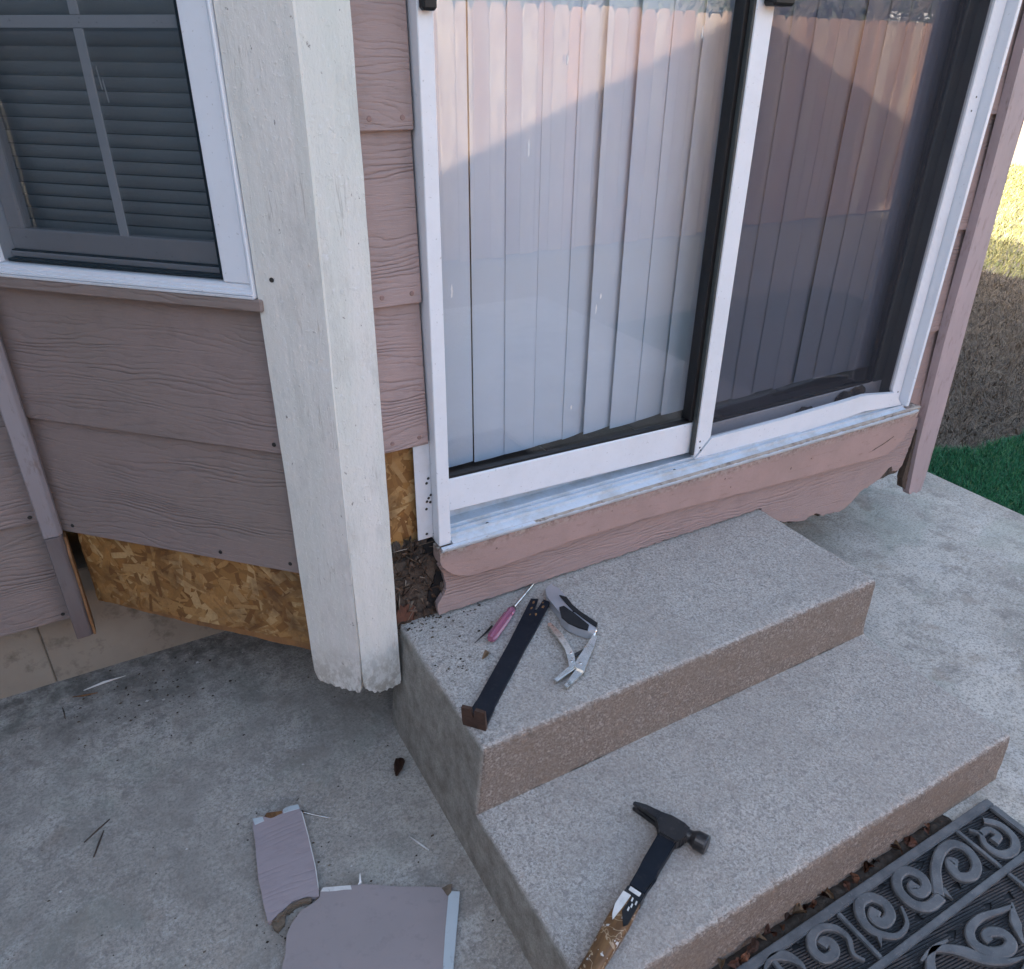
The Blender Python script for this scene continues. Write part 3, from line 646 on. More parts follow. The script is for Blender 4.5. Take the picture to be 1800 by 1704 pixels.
# crusty caulk under the track
bm = bmesh.new(); rows = []
for i in range(520):
    x = -.006+i*.00295; n1 = fbm(x*70, 1.3, 0, 4); n2 = fbm(x*45, 7.7, 0, 4); zt = .4825+(.006*x)
    rows.append([bm.verts.new((x, -.0250, zt+.006)), bm.verts.new((x, -.0335-.002*n1, zt+.0045+.001*n2)), bm.verts.new((x, -.0300-.002*n2, zt-.0015-.0035*n1)), bm.verts.new((x, -.0240, zt-.005-.004*max(0, n2)))])
for i in range(519):
    for j in range(3): bm.faces.new((rows[i][j], rows[i+1][j], rows[i+1][j+1], rows[i][j+1]))
bm_obj('caulk_line', bm, MAT['caulk'], house, None, True)
def lump(name, u0, u1, v0, v1, w, amp, M, mt, fr, seed, step=.0022):
    nu, nv = int((u1-u0)/step), int((v1-v0)/step); V = []
    for j in range(nv+1):
        for i in range(nu+1):
            u, v = u0+(u1-u0)*i/nu, v0+(v1-v0)*j/nv
            h = amp*(fbm(u*fr, v*fr*.45, seed, 5)*1.1+.5*abs(fbm(u*fr*2.4, v*fr, seed+9, 3)))
            V.append((u, v, w+h))
    i = np.arange(nu)[None, :]+np.arange(nv)[:, None]*(nu+1); i = i.ravel()
    return link(name, fast_mesh(name, V, np.stack([i, i+1, i+nu+2, i+nu+1], 1)), mt, house, M)
lump('rotten_framing', -.113, .016, .285, .498, -.030, .026, DOOR, MAT['rot'], 30, 4.2, .0016)
def shards(name, n, area, zr, lr, wr, mt, parent, M, seed, up_=.5):
    rg = random.Random(seed); V = []; Q = []
    for k in range(n):
        c = Vector((rg.uniform(*area[0]), rg.uniform(*area[1]), rg.uniform(*zr))); L = rg.uniform(*lr); W = rg.uniform(*wr)
        d = Vector((rg.gauss(0, 1), rg.gauss(0, 1), rg.gauss(0, up_))).normalized(); a = d.orthogonal().normalized(); q = d.cross(a); a = a*math.cos(k)+q*math.sin(k); q = d.cross(a)
        b = len(V); V += [c-d*L/2-a*W/2, c-d*L/2+a*W/2, c+d*L/2+q*W/3, c+q*W*.4, c-q*W*.3]
        Q += [(b, b+1, b+3), (b, b+3, b+2), (b+1, b+2, b+3), (b, b+4, b+1), (b, b+2, b+4), (b+1, b+4, b+2)]
    o = link(name, fast_mesh(name, [tuple(x) for x in V], None, Q), mt, parent, M); tag(o, kind='stuff'); return o
shards('rot_splinters', 150, ((-.108, .008), (.295, .485)), (-.022, -.006), (.010, .045), (.003, .009), MAT['shard'], house, DOOR, 5)
prism('broken_framing_stub', [(-.064, .318), (-.030, .322), (-.026, .36), (-.034, .372), (-.038, .355), (-.044, .392), (-.050, .368), (-.058, .382), (-.066, .35)], -.028, -.012, MAT['rot'], house, DOOR, .001, sub=.006, jitter=.0018, seed=3)
prism('broken_framing_stub', [(-.102, .306), (-.062, .304), (-.058, .335), (-.072, .352), (-.082, .340), (-.095, .356)], -.02, -.006, MAT['rawwood2'], house, DOOR, .001, sub=.006, jitter=.002, seed=5)
prism('hollow_shade_patch', [(-.030, .318), (.006, .312), (.010, .345), (.012, .375), (.006, .40), (-.004, .412), (-.012, .38), (-.024, .36)], -.016, -.0085, MAT['black'], house, DOOR, 0, 1, sub=.005, jitter=.0018, seed=21)  # solid black patches painted as the shade inside the rotten hollows
prism('hollow_shade_patch', [(-.020, .455), (-.004, .448), (-.002, .485), (-.012, .494), (-.032, .480)], -.016, -.008, MAT['black'], house, DOOR, 0, 1, sub=.005, jitter=.0016, seed=22)
shards('rot_fibres', 80, ((-.108, .004), (.300, .50)), (-.024, -.002), (.020, .070), (.0015, .004), MAT['shard'], house, DOOR, 15, .25)

# ---------------------------------------------------------------- inside: floor tiles and vertical blind
room = box('room_floor', (-.15, 1.55), (.1185, .615), (.44, .486), MAT['grout'], None, WORLD, 0); tag(room, 'dark tiled room floor inside the patio door', kind='structure')
for i in range(6):
    for j in range(2):
        box('floor_tile', (-.14+i*.281, -.14+i*.281+.276), (.12+j*.248, .12+j*.248+.243), (.486, .4905), MAT['tile'] if i > 2 else MAT['carpet'], room, WORLD, .002)
vb = empty('vertical_blind', (.78, .145, .57))
tag(vb, 'white vertical vane blind hanging behind the sliding patio door', 'blind')
rgv = random.Random(12)
def vane(xl, ang, zb, w=.089, sag=.0022):
    n_ = 11; A = []; B = []
    for i in range(n_):
        s = i/(n_-1)*w; c = -sag*(1-(2*i/(n_-1)-1)**2)
        for L_, c_ in ((A, c), (B, c+.0009)):
            L_.append((xl+s*math.cos(ang)-c_*math.sin(ang), .118+s*math.sin(ang)+c_*math.cos(ang)))
    bm = bmesh.new(); P = A+B[::-1]; n2 = len(P)
    lo = [bm.verts.new((x, y, zb)) for x, y in P]; hi = [bm.verts.new((x, y, 2.38)) for x, y in P]
    for k in range(n2): bm.faces.new((lo[k], lo[(k+1) % n2], hi[(k+1) % n2], hi[k]))
    for R_, fl in ((lo, True), (hi, False)):
        for k in range(n_-1):
            q = (R_[k], R_[k+1], R_[n2-2-k], R_[n2-1-k]); bm.faces.new(q[::-1] if fl else q)
    me = bpy.data.meshes.new('vane'); bm.to_mesh(me); bm.free()
    link('vane', me, MAT['vane'], vb, Matrix.Translation((-.78, -.145, -.57)))
XL = [.058, .146, .222, .298, .377, .437, .514, .592, .672, .752, .832, .912, .985, 1.062, 1.142, 1.220, 1.290, 1.360, 1.425]
for i, x in enumerate(XL):
    a = {0: 1, 1: 2.5, 2: 2.2, 3: 2.5, 4: 13, 5: 8, 6: 3, 7: 7, 8: 2.5, 12: 2, 13: 7}.get(i, 3.2)+rgv.uniform(-.4, .4)
    vane(x, R(a), .586+rgv.uniform(-.003, .003), w=.085 if i == 0 else .089)
box('headrail', (.04, 1.50), (.125, .165), (2.38, 2.43), MAT['white'], vb, Matrix.Translation((-.78, -.145, -.57)))

# ---------------------------------------------------------------- concrete steps
steps = empty('concrete_steps', (.43, -.37, 0))
tag(steps, 'two-tread precast concrete steps with exposed aggregate below the patio door', 'steps')
XS, XE, H1, H2, D1, D2 = -.0965, .9625, .295, .130, -.379, -.754
def arc(cy, cz, r, a0, a1, n=6): return [(cy+r*math.cos(R(a0+(a1-a0)*i/n)), cz+r*math.sin(R(a0+(a1-a0)*i/n))) for i in range(n+1)]
def dense(pts, st):
    out = [pts[0]]
    for a, b in zip(pts, pts[1:]):
        n = max(1, int(math.hypot(b[0]-a[0], b[1]-a[1])/st)); out += [(a[0]+(b[0]-a[0])*k/n, a[1]+(b[1]-a[1])*k/n) for k in range(1, n+1)]
    return out
rn = .011
prof_u = dense([(.034, H2), (.034, H1)], .02)+dense([(.034, H1), (D1+rn, H1)]+arc(D1+rn, H1-rn, rn, 90, 180)+[(D1, H2)], .008)[1:]
prof_l = dense([(D1, H2), (D2+rn, H2)]+arc(D2+rn, H2-rn, rn, 90, 180)+[(D2-.004, 0)], .008)
def step_mesh(name, prof, capz):
    bm = bmesh.new(); nx = 300; re = .010; xs = []
    for k in range(6): xs.append((XS+re*(1-math.cos(R(90*k/5)))*1.0, re*(1-math.sin(R(90*k/5)))))
    xs = [(XS+re*(1-math.sin(R(90*k/5))), re*(1-math.cos(R(90*k/5)))) for k in range(5, -1, -1)]  # x, inset; from the side face inwards
    xs = [(a, re-(re-b)) for a, b in xs]
    xl = [(XS+re*(1-math.cos(R(t))), re*(1-math.sin(R(t)))) for t in (0, 18, 36, 54, 72, 90)]
    xr = [(XE-(a-XS), b) for a, b in xl][::-1]
    mid = [(XS+re+(XE-XS-2*re)*i/nx, 0) for i in range(1, nx)]
    cols = xl+mid+xr
    nor = []
    for i in range(len(prof)):
        a, b = prof[max(i-1, 0)], prof[min(i+1, len(prof)-1)]; d = Vector((b[0]-a[0], b[1]-a[1])).normalized(); nor.append((-d.y, d.x))
    rows = []
    for x, ins in cols:
        row = []
        for (y, z), (ny, nz) in zip(prof, nor):
            # normals of this profile point outwards on the left-hand side
            yy, zz = y+ny*ins, z+nz*ins
            if abs(z-H2) < 1e-6 and abs(y-D1) < 1e-6: yy, zz = y, z
            if abs(y-.034) < 1e-6: yy = y
            xx = x+(-.026*(1-zz/H1) if x < .4 else .012*(1-zz/H1))
            n1 = fbm(xx*14, yy*14, zz*14, 4)*.0016+fbm(xx*60, yy*60, zz*60, 3)*.0007
            for ey, ez in ((D1, H1), (D2, H2)):
                dn = math.hypot(yy-ey, zz-ez)
                if dn < .022: n1 += max(0, fbm(xx*38, ey*9+3, ez*7, 5)-.10)*.010*(1-dn/.022)+.0012*fbm(xx*130, yy*130, zz*130, 2)*(1-dn/.022)
            row.append(bm.verts.new((xx, yy+ny*n1, zz+nz*n1)))
        rows.append(row)
    for i in range(len(rows)-1):
        for j in range(len(prof)-1): bm.faces.new((rows[i][j], rows[i][j+1], rows[i+1][j+1], rows[i+1][j]))
    for row, xx in ((rows[0], 0), (rows[-1], 1)):
        f = bm.faces.new(row) if capz is None else bm.faces.new(row+[bm.verts.new((XS-.026*(1-z/H1) if xx == 0 else XE+.012*(1-z/H1), y, z)) for y, z in capz])
        bmesh.ops.triangulate(bm, faces=[f])
    bmesh.ops.recalc_face_normals(bm, faces=bm.faces[:])
    o = bm_obj(name, bm, MAT['step'], steps, Matrix.Translation((-.43, .37, 0)))
    return o
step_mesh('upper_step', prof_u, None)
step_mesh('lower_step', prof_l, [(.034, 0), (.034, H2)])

# ---------------------------------------------------------------- tools on the steps
def bm_prism(bm, poly, z0, z1, bev=0):
    f0, f1 = fn(z0), fn(z1); n = len(poly)
    lo = [bm.verts.new((a, b, f0(a, b))) for a, b in poly]; hi = [bm.verts.new((a, b, f1(a, b))) for a, b in poly]
    fs = [bm.faces.new(lo[::-1]), bm.faces.new(hi)]+[bm.faces.new((lo[i], lo[(i+1) % n], hi[(i+1) % n], hi[i])) for i in range(n)]
    if bev:
        es = list({e for f in fs for e in f.edges}); bmesh.ops.bevel(bm, geom=es, offset=bev, segments=2, affect='EDGES', clamp_overlap=True)
MAT['blacksteel'] = m_rough('black steel', (.010, .012, .016), (.018, .020, .024), 20, .34, 130, .12, .0008, (.05, .045, .04), 90, spec=.5)
MAT['polishedblack'] = m_rough('worn black steel', (.012, .012, .014), (.03, .028, .028), 25, .30, 150, .15, .0008, (.08, .07, .065), 70, spec=.6)
MAT['rust'] = m_rough('rusty steel', (.045, .022, .014), (.075, .040, .026), 40, .55, 160, .4, .001, (.02, .012, .010), 60)
MAT['navy'] = m_rough('dark blue-black painted bar', (.004, .007, .013), (.008, .012, .020), 25, .5, 140, .15, .0008, (.02, .02, .024), 80, spec=.3)
MAT['chrome'] = m_rough('nickel plated steel', (.78, .76, .72), (.62, .60, .56), 40, .22, 160, .08, .0006, (.22, .20, .17), 70, metal=1)
MAT['silver'] = m_rough('grey cast knife body', (.58, .60, .64), (.50, .52, .56), 20, .35, 150, .1, .0006, metal=.6)
MAT['rubber'] = m_rough('black rubber grip', (.010, .011, .013), (.016, .017, .019), 40, .6, 200, .3, .0008)
def m_handle():
    t = NT('pink translucent handle', .15, spec=.6); t.color((.42, .15, .24)); t.b.inputs['Transmission Weight'].default_value = .35; return t.m
MAT['pink'] = m_handle()
def m_grip():
    t = NT('paint spattered wooden grip', .45, spec=.4); v = t.obj
    c = t.mix(t.ramp(t.noise(t.vmul(v, (1, .3, 1)), 60, 4, .6), (.4, 0), (.65, 1)), (.105, .050, .018), (.20, .105, .040))
    w = t.math('ABSOLUTE', t.math('SUBTRACT', t.noise(v, 38, 2, .5, .8), .5)); c = t.mix(t.ramp(w, (.006, .6), (.016, 0)), c, (.52, .40, .26))
    c = t.mix(t.ramp(t.noise(v, 70, 3, .6), (.62, 0), (.66, .9)), c, (.60, .58, .54)); t.color(c)
    t.bump(t.noise(v, 90, 3), .3, .001); return t.m
MAT['grip'] = m_grip()
MAT['label'] = m_white('worn white label', (.70, .69, .66), .4, .5, 60)

# claw hammer
ax = Vector((.436, -.900, 0)).normalized(); bx = Vector((-.900, -.436, 0)).normalized()
HM = frame((.1835, -.588, .131), ax, -bx, (0, 0, 1)); HM.translation = (.1835, -.588, .131)      # x: claw to poll, -y: down the handle
ham = empty('claw_hammer', (.1835, -.588, .131)); ham.matrix_world = HM
tag(ham, 'black straight-claw hammer with paint-spattered brown grip on the lower step', 'hammer')
bm = bmesh.new()
for z0, z1 in ((.0045, .0150), (.0185, .0285)):
    bm_prism(bm, [(-.081, .004), (-.0815, -.002), (-.060, -.002), (-.030, -.009), (-.030, .011), (-.060, .009)], lambda a, b, z0=z0: z0+(.0015 if a < -.07 else 0), lambda a, b, z1=z1: z1-(.0015 if a < -.07 else 0), .0012)
bm_prism(bm, [(-.034, .0115), (-.010, .0135), (.016, .0120), (.030, .010), (.030, -.011), (.022, -.020), (.0185, -.034), (-.0165, -.034), (-.019, -.024), (-.0225, -.012), (-.034, -.0095)], .004, .029, .003)
tube_bm(bm, [(.026, 0, .0175), (.034, 0, .0175), (.040, 0, .0175), (.0445, 0, .0175), (.0620, 0, .0175), (.0645, 0, .0175), (.0655, 0, .0175)], [.0115, .0115, .0150, .0172, .0176, .0168, .0150], 24)
hd = bm_obj('head', bm, MAT['polishedblack'], ham, None, False)
bm = bmesh.new(); bm_prism(bm, [(-.0160, -.030), (.0180, -.030), (.0165, -.100), (.0150, -.108), (.0155, -.152), (-.0135, -.152), (-.0140, -.108), (-.0155, -.100)], .0065, .0255, .0025)
bm_obj('shaft', bm, MAT['navy'], ham)
bm = bmesh.new(); bm_prism(bm, [(-.0145, -.151), (.0163, -.151), (.0168, -.170), (-.0150, -.170)], .0045, .0272, .002); bm_obj('collar', bm, MAT['blacksteel'], ham)
bm = bmesh.new(); bm_prism(bm, [(-.0095, -.1535), (.0110, -.1545), (.0108, -.1622), (-.0095, -.1612)], .0268, .0285, .0006); bm_obj('label', bm, MAT['label'], ham)
bm = bmesh.new(); rows = []
for i in range(15):
    t_ = i/14; b_ = -.169-t_*.20; hw = .0165+.0020*t_+(.002*math.sin(t_*7)); hz = .0115+.0015*t_
    rows.append([bm.verts.new((hw*math.copysign(abs(math.cos(q))**.6, math.cos(q)), b_, .016+hz*math.copysign(abs(math.sin(q))**.6, math.sin(q)))) for q in [k*math.pi/10 for k in range(20)]])
for i in range(14):
    for k in range(20): bm.faces.new((rows[i][k], rows[i][(k+1) % 20], rows[i+1][(k+1) % 20], rows[i+1][k]))
bm.faces.new(rows[0]); bm.faces.new(rows[-1][::-1]); bm_obj('grip', bm, MAT['grip'], ham, None, True)
bm = bmesh.new(); bm_prism(bm, [(-.0155, -.168), (-.0015, -.168), (-.0035, -.196), (-.0070, -.222), (-.0120, -.214), (-.0165, -.196)], .0266, .0296, .0006); bm_obj('paint_patch', bm, MAT['label'], ham)
bm = bmesh.new(); bm_prism(bm, [(.001, -.168), (.0165, -.168), (.0170, -.215), (.0120, -.222), (-.0015, -.200)], .0264, .0293, .0006); bm_obj('worn_wrap', bm, MAT['rubber'], ham)
for k, (a, b) in enumerate(((.004, -.174), (.008, -.184), (.006, -.192), (.012, -.176))):
    bm = bmesh.new(); bm_prism(bm, [(a-.0016, b+.004), (a+.0010, b+.003), (a+.0016, b-.004), (a-.0012, b-.003)], .0291, .0298, 0); bm_obj('paint_spatter', bm, MAT['label'], ham)

# flat pry bar with upturned claw
pa = Vector((.760, .649, 0)).normalized(); PM = frame((-.0845, -.3255, .2965), pa, Vector((-.649, .760, 0)).normalized(), (0, 0, 1))
pry = empty('pry_bar', (-.0845, -.3255, .2965)); pry.matrix_world = PM
tag(pry, 'flat dark blue-black pry bar with rusty upturned claw on the upper step', 'pry bar')
prism('bar', [(.004, -.0215), (.050, -.0195), (.055, -.0180), (.225, -.0185), (.290, -.0205), (.386, -.0225), (.389, -.006), (.352, -.0022), (.350, .0022), (.387, .006), (.383, .0215), (.290, .0205), (.225, .0185), (.055, .0185), (.050, .0195), (.004, .0215)],
      lambda a, b: .0012+max(0, a-.30)*.09, lambda a, b: .0085+max(0, a-.30)*.06, MAT['navy'], pry, WORLD, .0012, 2)
CM = frame((.004, 0, 0), (0, 1, 0), (-.13, 0, .99), (.99, 0, .13))
prism('claw', [(-.0225, .000), (.0225, .000), (.0235, .012), (.0225, .050), (.0040, .0515), (.0015, .030), (-.0015, .030), (-.0040, .0515), (-.0230, .050), (-.0235, .012)], -.0065, .0, MAT['rust'], pry, CM, .0012, 2)
for k, (a, b, r_) in enumerate(((.372, .012, .005), (.365, -.013, .006), (.352, .010, .004), (.378, -.008, .003), (.332, .006, .003), (.336, -.006, .004))):
    bm = bmesh.new(); rg = random.Random(k); bm_prism(bm, [(a+r_*math.cos(q)*rg.uniform(.5, 1.3), b+r_*.6*math.sin(q)*rg.uniform(.5, 1.2)) for q in [j*math.pi/4 for j in range(8)]], lambda a, b: .0085+max(0, a-.30)*.06, lambda a, b: .0091+max(0, a-.30)*.06, 0)
    bm_obj('chipped_paint', bm, MAT['rawwood'], pry)

# screwdriver
sd = empty('screwdriver', (.10, -.10, .2965)); sdi = Matrix.Translation((-.10, .10, -.2965))
tag(sd, 'small screwdriver with pink translucent handle beside the pry bar', 'screwdriver')
h0, h1, tip = Vector((.0485, -.1375, .3085)), Vector((.1375, -.0720, .3075)), Vector((.247, .006, .2995))
dd = (h1-h0).normalized(); pts = [h0+dd*t_*(h1-h0).length for t_ in (0, .04, .12, .5, .78, .86, .93, 1.0)]
bm = bmesh.new(); a_ = dd.orthogonal().normalized(); b_ = dd.cross(a_); rows = []
for p, r_ in zip(pts, (.0075, .0100, .0112, .0112, .0108, .0085, .0100, .0085)):
    rows.append([bm.verts.new(p+(a_*math.cos(q)+b_*math.sin(q))*r_*(1-.16*(k % 2))) for k, q in enumerate([2*math.pi*j/16 for j in range(16)])])
for A_, B_ in zip(rows, rows[1:]):
    for k in range(16): bm.faces.new((A_[k], A_[(k+1) % 16], B_[(k+1) % 16], B_[k]))
bm.faces.new(rows[0]); bm.faces.new(rows[-1][::-1]); bm_obj('handle', bm, MAT['pink'], sd, sdi)
tube('ferrule', [h1-dd*.004, h1+dd*.008], [.0075, .0058], MAT['polishedblack'], sd, sdi, 12)
tube('shaft', [h1, tip-dd*.010, tip], [.0028, .0026, .0020], MAT['chrome'], sd, sdi, 10)
nl = tube('loose_nail', [(.0195, -.1215, .2985), (.055, -.104, .2992), (.076, -.092, .3000)], [.0006, .0019, .0024], MAT['polishedblack'], None, WORLD, 8)
tag(nl, 'thin dark tapered nail lying against the pink screwdriver handle', 'nail')

# utility knife
kn = empty('utility_knife', (.24, -.13, .2965)); ki = Matrix.Translation((-.24, .13, 0)) @ Matrix.Translation((0, 0, 0))
tag(kn, 'folding utility knife with silver body and black rubber grips', 'knife')
KZ = Matrix.Translation((-.24, .13, -.2965))
prism('body', [(0.2574, -0.0426), (0.2473, -0.0458), (0.2362, -0.0527), (0.2235, -0.0776), (0.2208, -0.1009), (0.2173, -0.1392), (0.21, -0.1586), (0.2122, -0.1828), (0.2226, -0.2054), (0.2357, -0.2237), (0.2529, -0.2247), (0.2675, -0.2113), (0.2575, -0.1613), (0.2558, -0.1324), (0.2599, -0.1059), (0.2621, -0.0776), (0.2632, -0.0632), (0.2583, -0.0519)], .2975, .3165, MAT['silver'], kn, KZ, .0018, 2)
prism('lower_grip', [(0.2248, -0.1275), (0.2358, -0.1287), (0.2422, -0.1647), (0.2468, -0.2094), (0.2355, -0.221), (0.2232, -0.2046), (0.2126, -0.1822), (0.2104, -0.1581)], .2972, .3200, MAT['rubber'], kn, KZ, .0016, 2); prism('upper_grip', [(0.2485, -0.0905), (0.2587, -0.1036), (0.2548, -0.1338), (0.2571, -0.1619), (0.2673, -0.2123), (0.2572, -0.2204), (0.2516, -0.1892), (0.2456, -0.1477), (0.2461, -0.123)], .2972, .3195, MAT['rubber'], kn, KZ, .0016, 2)
prism('blade', [(0.2493, -0.0491), (0.2574, -0.0404), (0.2573, -0.0535)], .3040, .3055, MAT['polishedblack'], kn, KZ, .0002)
o = tube('lock_button', [(.2465, -.1525, .315), (.2465, -.1525, .3190)], [.0032, .0028], MAT['blacksteel'], kn, KZ, 12)

# long-nose locking pliers
pl = empty('locking_pliers', (.17, -.26, .2965)); PZ = Matrix.Translation((-.17, .26, -.2965))
tag(pl, 'nickel long-nose locking pliers lying open on the upper step', 'pliers')
prism('lever', [(0.1793, -0.1512), (0.1878, -0.1515), (0.189, -0.1991), (0.1827, -0.2306), (0.1775, -0.2575), (0.1682, -0.2757), (0.16, -0.2901), (0.1445, -0.2909), (0.157, -0.2656), (0.1679, -0.2384), (0.1729, -0.2089)], .2990, .3085, MAT['chrome'], pl, PZ, .0014, 2); prism('jaw', [(0.1649, -0.2808), (0.1586, -0.2944), (0.1032, -0.3077), (0.1017, -0.2996), (0.1455, -0.2834)], .2975, .3070, MAT['chrome'], pl, PZ, .0012, 2)
prism('body', [(0.1566, -0.2889), (0.1757, -0.2747), (0.2103, -0.2524), (0.2422, -0.2311), (0.2474, -0.2403), (0.2217, -0.2647), (0.1929, -0.288), (0.1644, -0.3137), (0.156, -0.2979)], .2970, .3110, MAT['chrome'], pl, PZ, .0022, 3); prism('jaw', [(0.1567, -0.2952), (0.1651, -0.311), (0.1529, -0.3171), (0.1113, -0.3317), (0.1099, -0.3238), (0.1447, -0.3052)], .2975, .3075, MAT['chrome'], pl, PZ, .0012, 2)
prism('link_arm', [(0.1735, -0.2553), (0.2107, -0.252), (0.2068, -0.2598), (0.1718, -0.2641)], .3015, .3055, MAT['polishedblack'], pl, PZ, .0008)
prism('jaw_gasket', [(.1440, -.2925), (.1600, -.2850), (.1640, -.3000), (.1575, -.3030), (.1520, -.2965)], .2982, .3035, MAT['blacksteel'], pl, PZ, .0008)
tube('adjusting_screw', [(.2425, -.2330, .3040), (.2540, -.2205, .3040), (.2570, -.2170, .3040)], [.0036, .0036, .0058], MAT['chrome'], pl, PZ, 14)
tube('adjusting_knob', [(.2540, -.2200, .3040), (.2600, -.2130, .3040)], [.0064, .0064], MAT['chrome'], pl, PZ, 14)
for x, y in [(0.1726, -0.2541), (0.1586, -0.2755), (0.1699, -0.2912)]: tube('rivet', [(x, y, .306), (x, y, .3118 if y < -.29 else .3095)], [.0034, .0028], MAT['chrome'], pl, PZ, 12)

# ---------------------------------------------------------------- torn siding offcuts on the slab
MAT['offcut'] = m_siding('offcut siding face', (.37, .315, .325), (.34, .29, .295), 60, .0006)
MAT['offcut2'] = m_rough('offcut plain face', (.33, .285, .28), (.30, .262, .255), 7, .6, 240, .25, .0008, (.27, .235, .23), 40)
MAT['fibre'] = m_rough('torn hardboard fibre', (.20, .15, .105), (.11, .085, .062), 60, .9, 200, .9, .003, (.05, .04, .03), 40)
MAT['primer'] = m_rough('pale primed board edge', (.50, .56, .58), (.44, .50, .52), 10, .5, 120, .2, .0008, (.30, .32, .32), 50)
sp = empty('siding_offcut', (-.44, -.2, 0)); SZ = Matrix.Translation((.44, .2, 0))
tag(sp, 'small broken pink siding offcut with a pale torn end', 'offcut')
prism('face', [(-0.4708, -0.0852), (-0.4504, -0.0898), (-0.4421, -0.0823), (-0.4128, -0.0935), (-0.4039, -0.0896), (-0.3818, -0.0949), (-0.3807, -0.1095), (-0.379, -0.1174), (-0.3834, -0.1722), (-0.3914, -0.2492), (-0.4027, -0.3098), (-0.4133, -0.3053), (-0.423, -0.2984), (-0.4346, -0.2976), (-0.4481, -0.2956), (-0.4614, -0.302), (-0.4762, -0.3059), (-0.4907, -0.3138), (-0.4969, -0.3117), (-0.4956, -0.2746), (-0.4917, -0.2201), (-0.4781, -0.1324), (-0.476, -0.1075)], lambda a, b: .0030+.004*(b+.2), lambda a, b: .0125+.004*(b+.2), MAT['offcut'], sp, SZ, .0012, 1, sub=.02, jitter=.0006)
prism('torn_end', [(-0.4128, -0.3003), (-0.4306, -0.3043), (-0.4474, -0.306), (-0.4647, -0.3099), (-0.4737, -0.3263), (-0.4861, -0.335), (-0.4918, -0.3135), (-0.4622, -0.3005)], .0012, .0085, MAT['fibre'], sp, SZ, .001, 1, sub=.008, jitter=.0025, seed=2)
prism('torn_edge', [(-.4150, -.3050), (-.4350, -.3000), (-.4490, -.2985), (-.4620, -.3040), (-.4760, -.3080), (-.4900, -.3150), (-.4840, -.3180), (-.4700, -.3120), (-.4560, -.3060), (-.4400, -.3040), (-.4200, -.3100)], .004, .0128, MAT['fibre'], sp, SZ, .0006, 1, sub=.005, jitter=.002, seed=4)
prism('primed_tab', [(-.4715, -.0840), (-.4520, -.0885), (-.4520, -.1000), (-.4700, -.1010)], .0128, .0138, MAT['primer'], sp, SZ, .0003, 1, sub=.01, jitter=.001)
prism('primed_tab', [(-.4120, -.0925), (-.4030, -.0890), (-.3812, -.0945), (-.3806, -.1060), (-.4130, -.1010)], .0128, .0138, MAT['primer'], sp, SZ, .0003, 1, sub=.01, jitter=.001)
prism('brown_tear', [(-.4500, -.0905), (-.4421, -.0830), (-.4140, -.0938), (-.4150, -.1000), (-.4400, -.1010)], .0127, .0133, MAT['rawwood'], sp, SZ, .0003, 1, sub=.008, jitter=.001)
prism('pale_edge', [(-.3800, -.112), (-.3782, -.1175), (-.3826, -.1722), (-.3906, -.2492), (-.3985, -.293), (-.4000, -.293), (-.3922, -.2492), (-.3842, -.1722)], .006, .0129, MAT['label'], sp, SZ, .0003)
lp = empty('siding_panel_offcut', (-.34, -.48, 0)); LZ = Matrix.Translation((.34, .48, 0))
tag(lp, 'large plain pink siding offcut with a torn corner and pale primed edge', 'offcut')
LARGE_ = [(-0.3981, -0.3025), (-0.3914, -0.2963), (-0.3449, -0.3179), (-0.3255, -0.3258), (-0.2614, -0.3673), (-0.1981, -0.4041), (-0.1794, -0.4087), (-0.19, -0.42), (-0.1963, -0.4278), (-0.2255, -0.479), (-0.2588, -0.5395), (-0.498, -0.4057), (-0.4858, -0.3841), (-0.475, -0.3525), (-0.4617, -0.3366), (-0.4532, -0.3307), (-0.4387, -0.3201), (-0.4192, -0.3173), (-0.4035, -0.3122)]
LARGE_ = LARGE_[:10]+[(LARGE_[10][0]-.08, LARGE_[10][1]-.14), (LARGE_[11][0]-.085, LARGE_[11][1]-.148)]+LARGE_[11:]
prism('face', LARGE_, .0025, .0120, MAT['offcut2'], lp, LZ, .0012, 1, sub=.02, jitter=.0006)
prism('primed_edge', [(-.1950, -.4262), (-.1853, -.4208), (-.1727, -.4283), (-.1906, -.4586), (-.2438, -.5479), (-.3240, -.6860), (-.3395, -.6775), (-.2592, -.5395), (-.2260, -.4790)], .0040, .0128, MAT['primer'], lp, LZ, .0005)
prism('torn_corner', [(-.3985, -.3040), (-.4060, -.3105), (-.4200, -.3165), (-.4400, -.3190), (-.4540, -.3300), (-.4630, -.3360), (-.4560, -.3380), (-.4420, -.3260), (-.4230, -.3230), (-.4080, -.3180)], .0018, .0080, MAT['fibre'], lp, LZ, .0006, 1, sub=.006, jitter=.002, seed=9)
prism('pale_scrape', [(-0.3982, -0.3028), (-0.3914, -0.2966), (-0.345, -0.3182), (-0.3465, -0.326), (-0.3734, -0.3158)], .01215, .0126, MAT['label'], lp, LZ, 0, 1, sub=.01, jitter=.001)
prism('curl', [(-.3330, -.3235), (-.3255, -.3230), (-.3225, -.3080), (-.3250, -.3120), (-.3290, -.3200)], .010, lambda a, b: .013+(b+.3235)*.6, MAT['label'], lp, LZ, 0)
prism('crushed_corner', [(-.2000, -.4060), (-.1860, -.4050), (-.1790, -.4075), (-.1880, -.4220), (-.1960, -.4250)], .0119, .0131, MAT['fibre'], lp, LZ, .0003, 1, sub=.006, jitter=.001)

